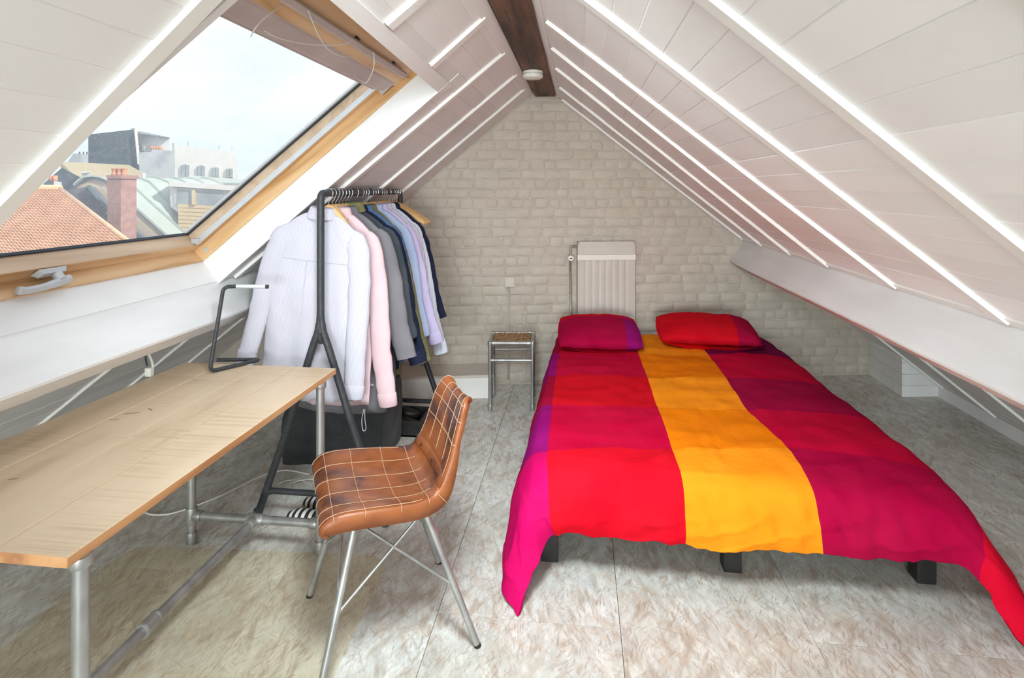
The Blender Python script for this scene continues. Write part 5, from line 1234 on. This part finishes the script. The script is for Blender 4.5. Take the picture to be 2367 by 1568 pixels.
# g. dark gable house with white flank
h = house('tall house with a gable coloured dark for shade and a white side wall')
slab([(204, 311), (312, 299), (316, 330), (322, 388), (356, 414), (356, yg(26)), (206, yg(26))], 26, .5, X['dark'], 'gable', h)
slab([(314, 300), (322, 305), (390, 318), (394, 352), (394, yg(26.6)), (320, yg(26.6))], 26.6, 2, X['white'], 'wall', h)
slab([(321, 303), (372, 316), (392, 318), (322, 309)], 26.3, 1, X['stain'], 'roof_edge', h)
for x in (326, 340, 353):
    wf = slab([(x, 335), (x + 8, 335), (x + 8, 350), (x, 350)], 26.55, .12, X['stain'], 'window', h)
    slab([(x + 1.2, 336.5), (x + 6.8, 336.5), (x + 6.8, 349), (x + 1.2, 349)], 26.5, .1, M['far_glass'], 'pane', wf)
mb = MB(); mb.tube([E(313, 300, 25.9), E(321, 380, 25.9)], .06, n=6); mb.build('corner_trim', X['white'], h)
slab([(302, 296), (312, 296), (312, 301), (302, 302)], 26, .8, X['stain'], 'chimney', h)
# h. stained grey wall
h = house('grey rendered wall with a dark damp stain')
slab([(319, 353), (350, 351), (352, 345), (398, 349), (406, 418), (406, yg(24)), (362, yg(24)), (322, 388)], 24, .8, X['stain'], 'wall', h)
for x in (353, 359, 365, 371): mb = MB(); mb.lathe([(.09, 0), (.10, .12), (.07, .14)], E(x, 346, 24.4), n=8); mb.build('chimney_pot', X['pot'], h, smooth=True)
# i. big white house
h = house('large white house with a row of four tall windows')
slab([(400, 333), (440, 338), (545, 352), (551, 424), (551, yg(27)), (408, yg(27))], 27, 3, X['white'], 'wall', h)
slab([(397, 331), (403, 331), (405, 420), (402, 420)], 26.8, .3, X['stain'], 'downpipe', h)
for (x0, x1, y0, y1) in [(419, 438, 379, 416), (456, 474, 381, 408), (490, 507, 384, 410), (523, 539, 387, 411)]:
    fr = slab([(x0, y1), (x0, y0 + 3), ((x0 + x1) / 2, y0), (x1, y0 + 3), (x1, y1)], 26.95, .15, X['stain'], 'window', h)
    xm = (x0 + x1) / 2
    for (a, b) in ((x0 + 1.5, xm - .6), (xm + .6, x1 - 1.5)): slab([(a, y1 - 1), (a, y0 + 4), (b, y0 + 4), (b, y1 - 1)], 26.9, .08, M['far_glass'], 'pane', fr)
for (x, y) in [(432, 335), (504, 344), (534, 347)]: slab([(x, y), (x, y - 8), (x + 4, y - 8), (x + 4, y)], 27.2, .5, X['stain'], 'chimney', h)
# j. pale roof in front of the white house and dark wall
h = house('pale low roof in front of the large white house')
p1, p2, p3, p4 = E(446, 406, 19), E(570, 416, 19), E(575, 424, 16), E(432, 420, 16)
mb = MB(); mb.prism([p1, p2, p3, p4], UP * -.15); mb.build('roof', X['zinc'], h)
mb = MB(); mb.prism([p4 - UP * .05, p3 - UP * .05, p3 - UP * 3, p4 - UP * 3], FWD * .3); mb.build('wall', X['white'], h)
h = house('dark blue slate wall between the zinc roof and the dormer')
slab([(322, 417), (398, 420), (400, 500), (350, 470), (326, 432)], 14.2, .6, X['shade_wall'], 'wall', h)
slab([(320, 414), (445, 420), (445, 423), (320, 418)], 14.1, .8, X['zinc'], 'coping', h)
mb = MB(); mb.tube([E(332, 416, 14.0), E(332, 400, 14.0)], .035, n=6); mb.build('vent_pipe', X['white'], h)
# k. flat roofed dormer with a two-pane window
h = house('flat roofed white dormer with a two-pane window and wooden siding', 'dormer')
DD = 12.6
slab([(392, 432), (560, 440), (566, 620), (395, 478)], DD, 1.6, X['white'], 'body', h)
slab([(391, 420), (548, 429), (560, 436), (560, 442), (391, 431)], DD - .12, 1.9, X['white'], 'roof_edge', h)
for k in range(12):
    yb = 472 + k * 9; slab([(412, yb), (560, yb + 6), (560, yb + 14), (412, yb + 8.2)], DD - .06 - .003 * (k % 2), .07, X['board'], 'siding_board', h)
fr = slab([(404, 434), (522, 440), (522, 476), (404, 472)], DD - .04, .10, X['white'], 'window', h)
slab([(409, 438), (443, 439.5), (443, 473), (409, 472)], DD - .06, .05, M['far_glass'], 'pane', fr); slab([(452, 440), (517, 443), (517, 475), (452, 474)], DD - .06, .05, M['far_glass'], 'pane', fr)
slab([(443, 439), (452, 440), (452, 474), (443, 473)], DD - .1, .08, X['board'], 'mullion', fr)
# street level far below
gd = MB(); gd.box((-90, -40, -9.2), (60, 90, -9.0)); tag(gd.build('ground', X['shade_wall']), kind='structure')
bpy.context.view_layer.update()
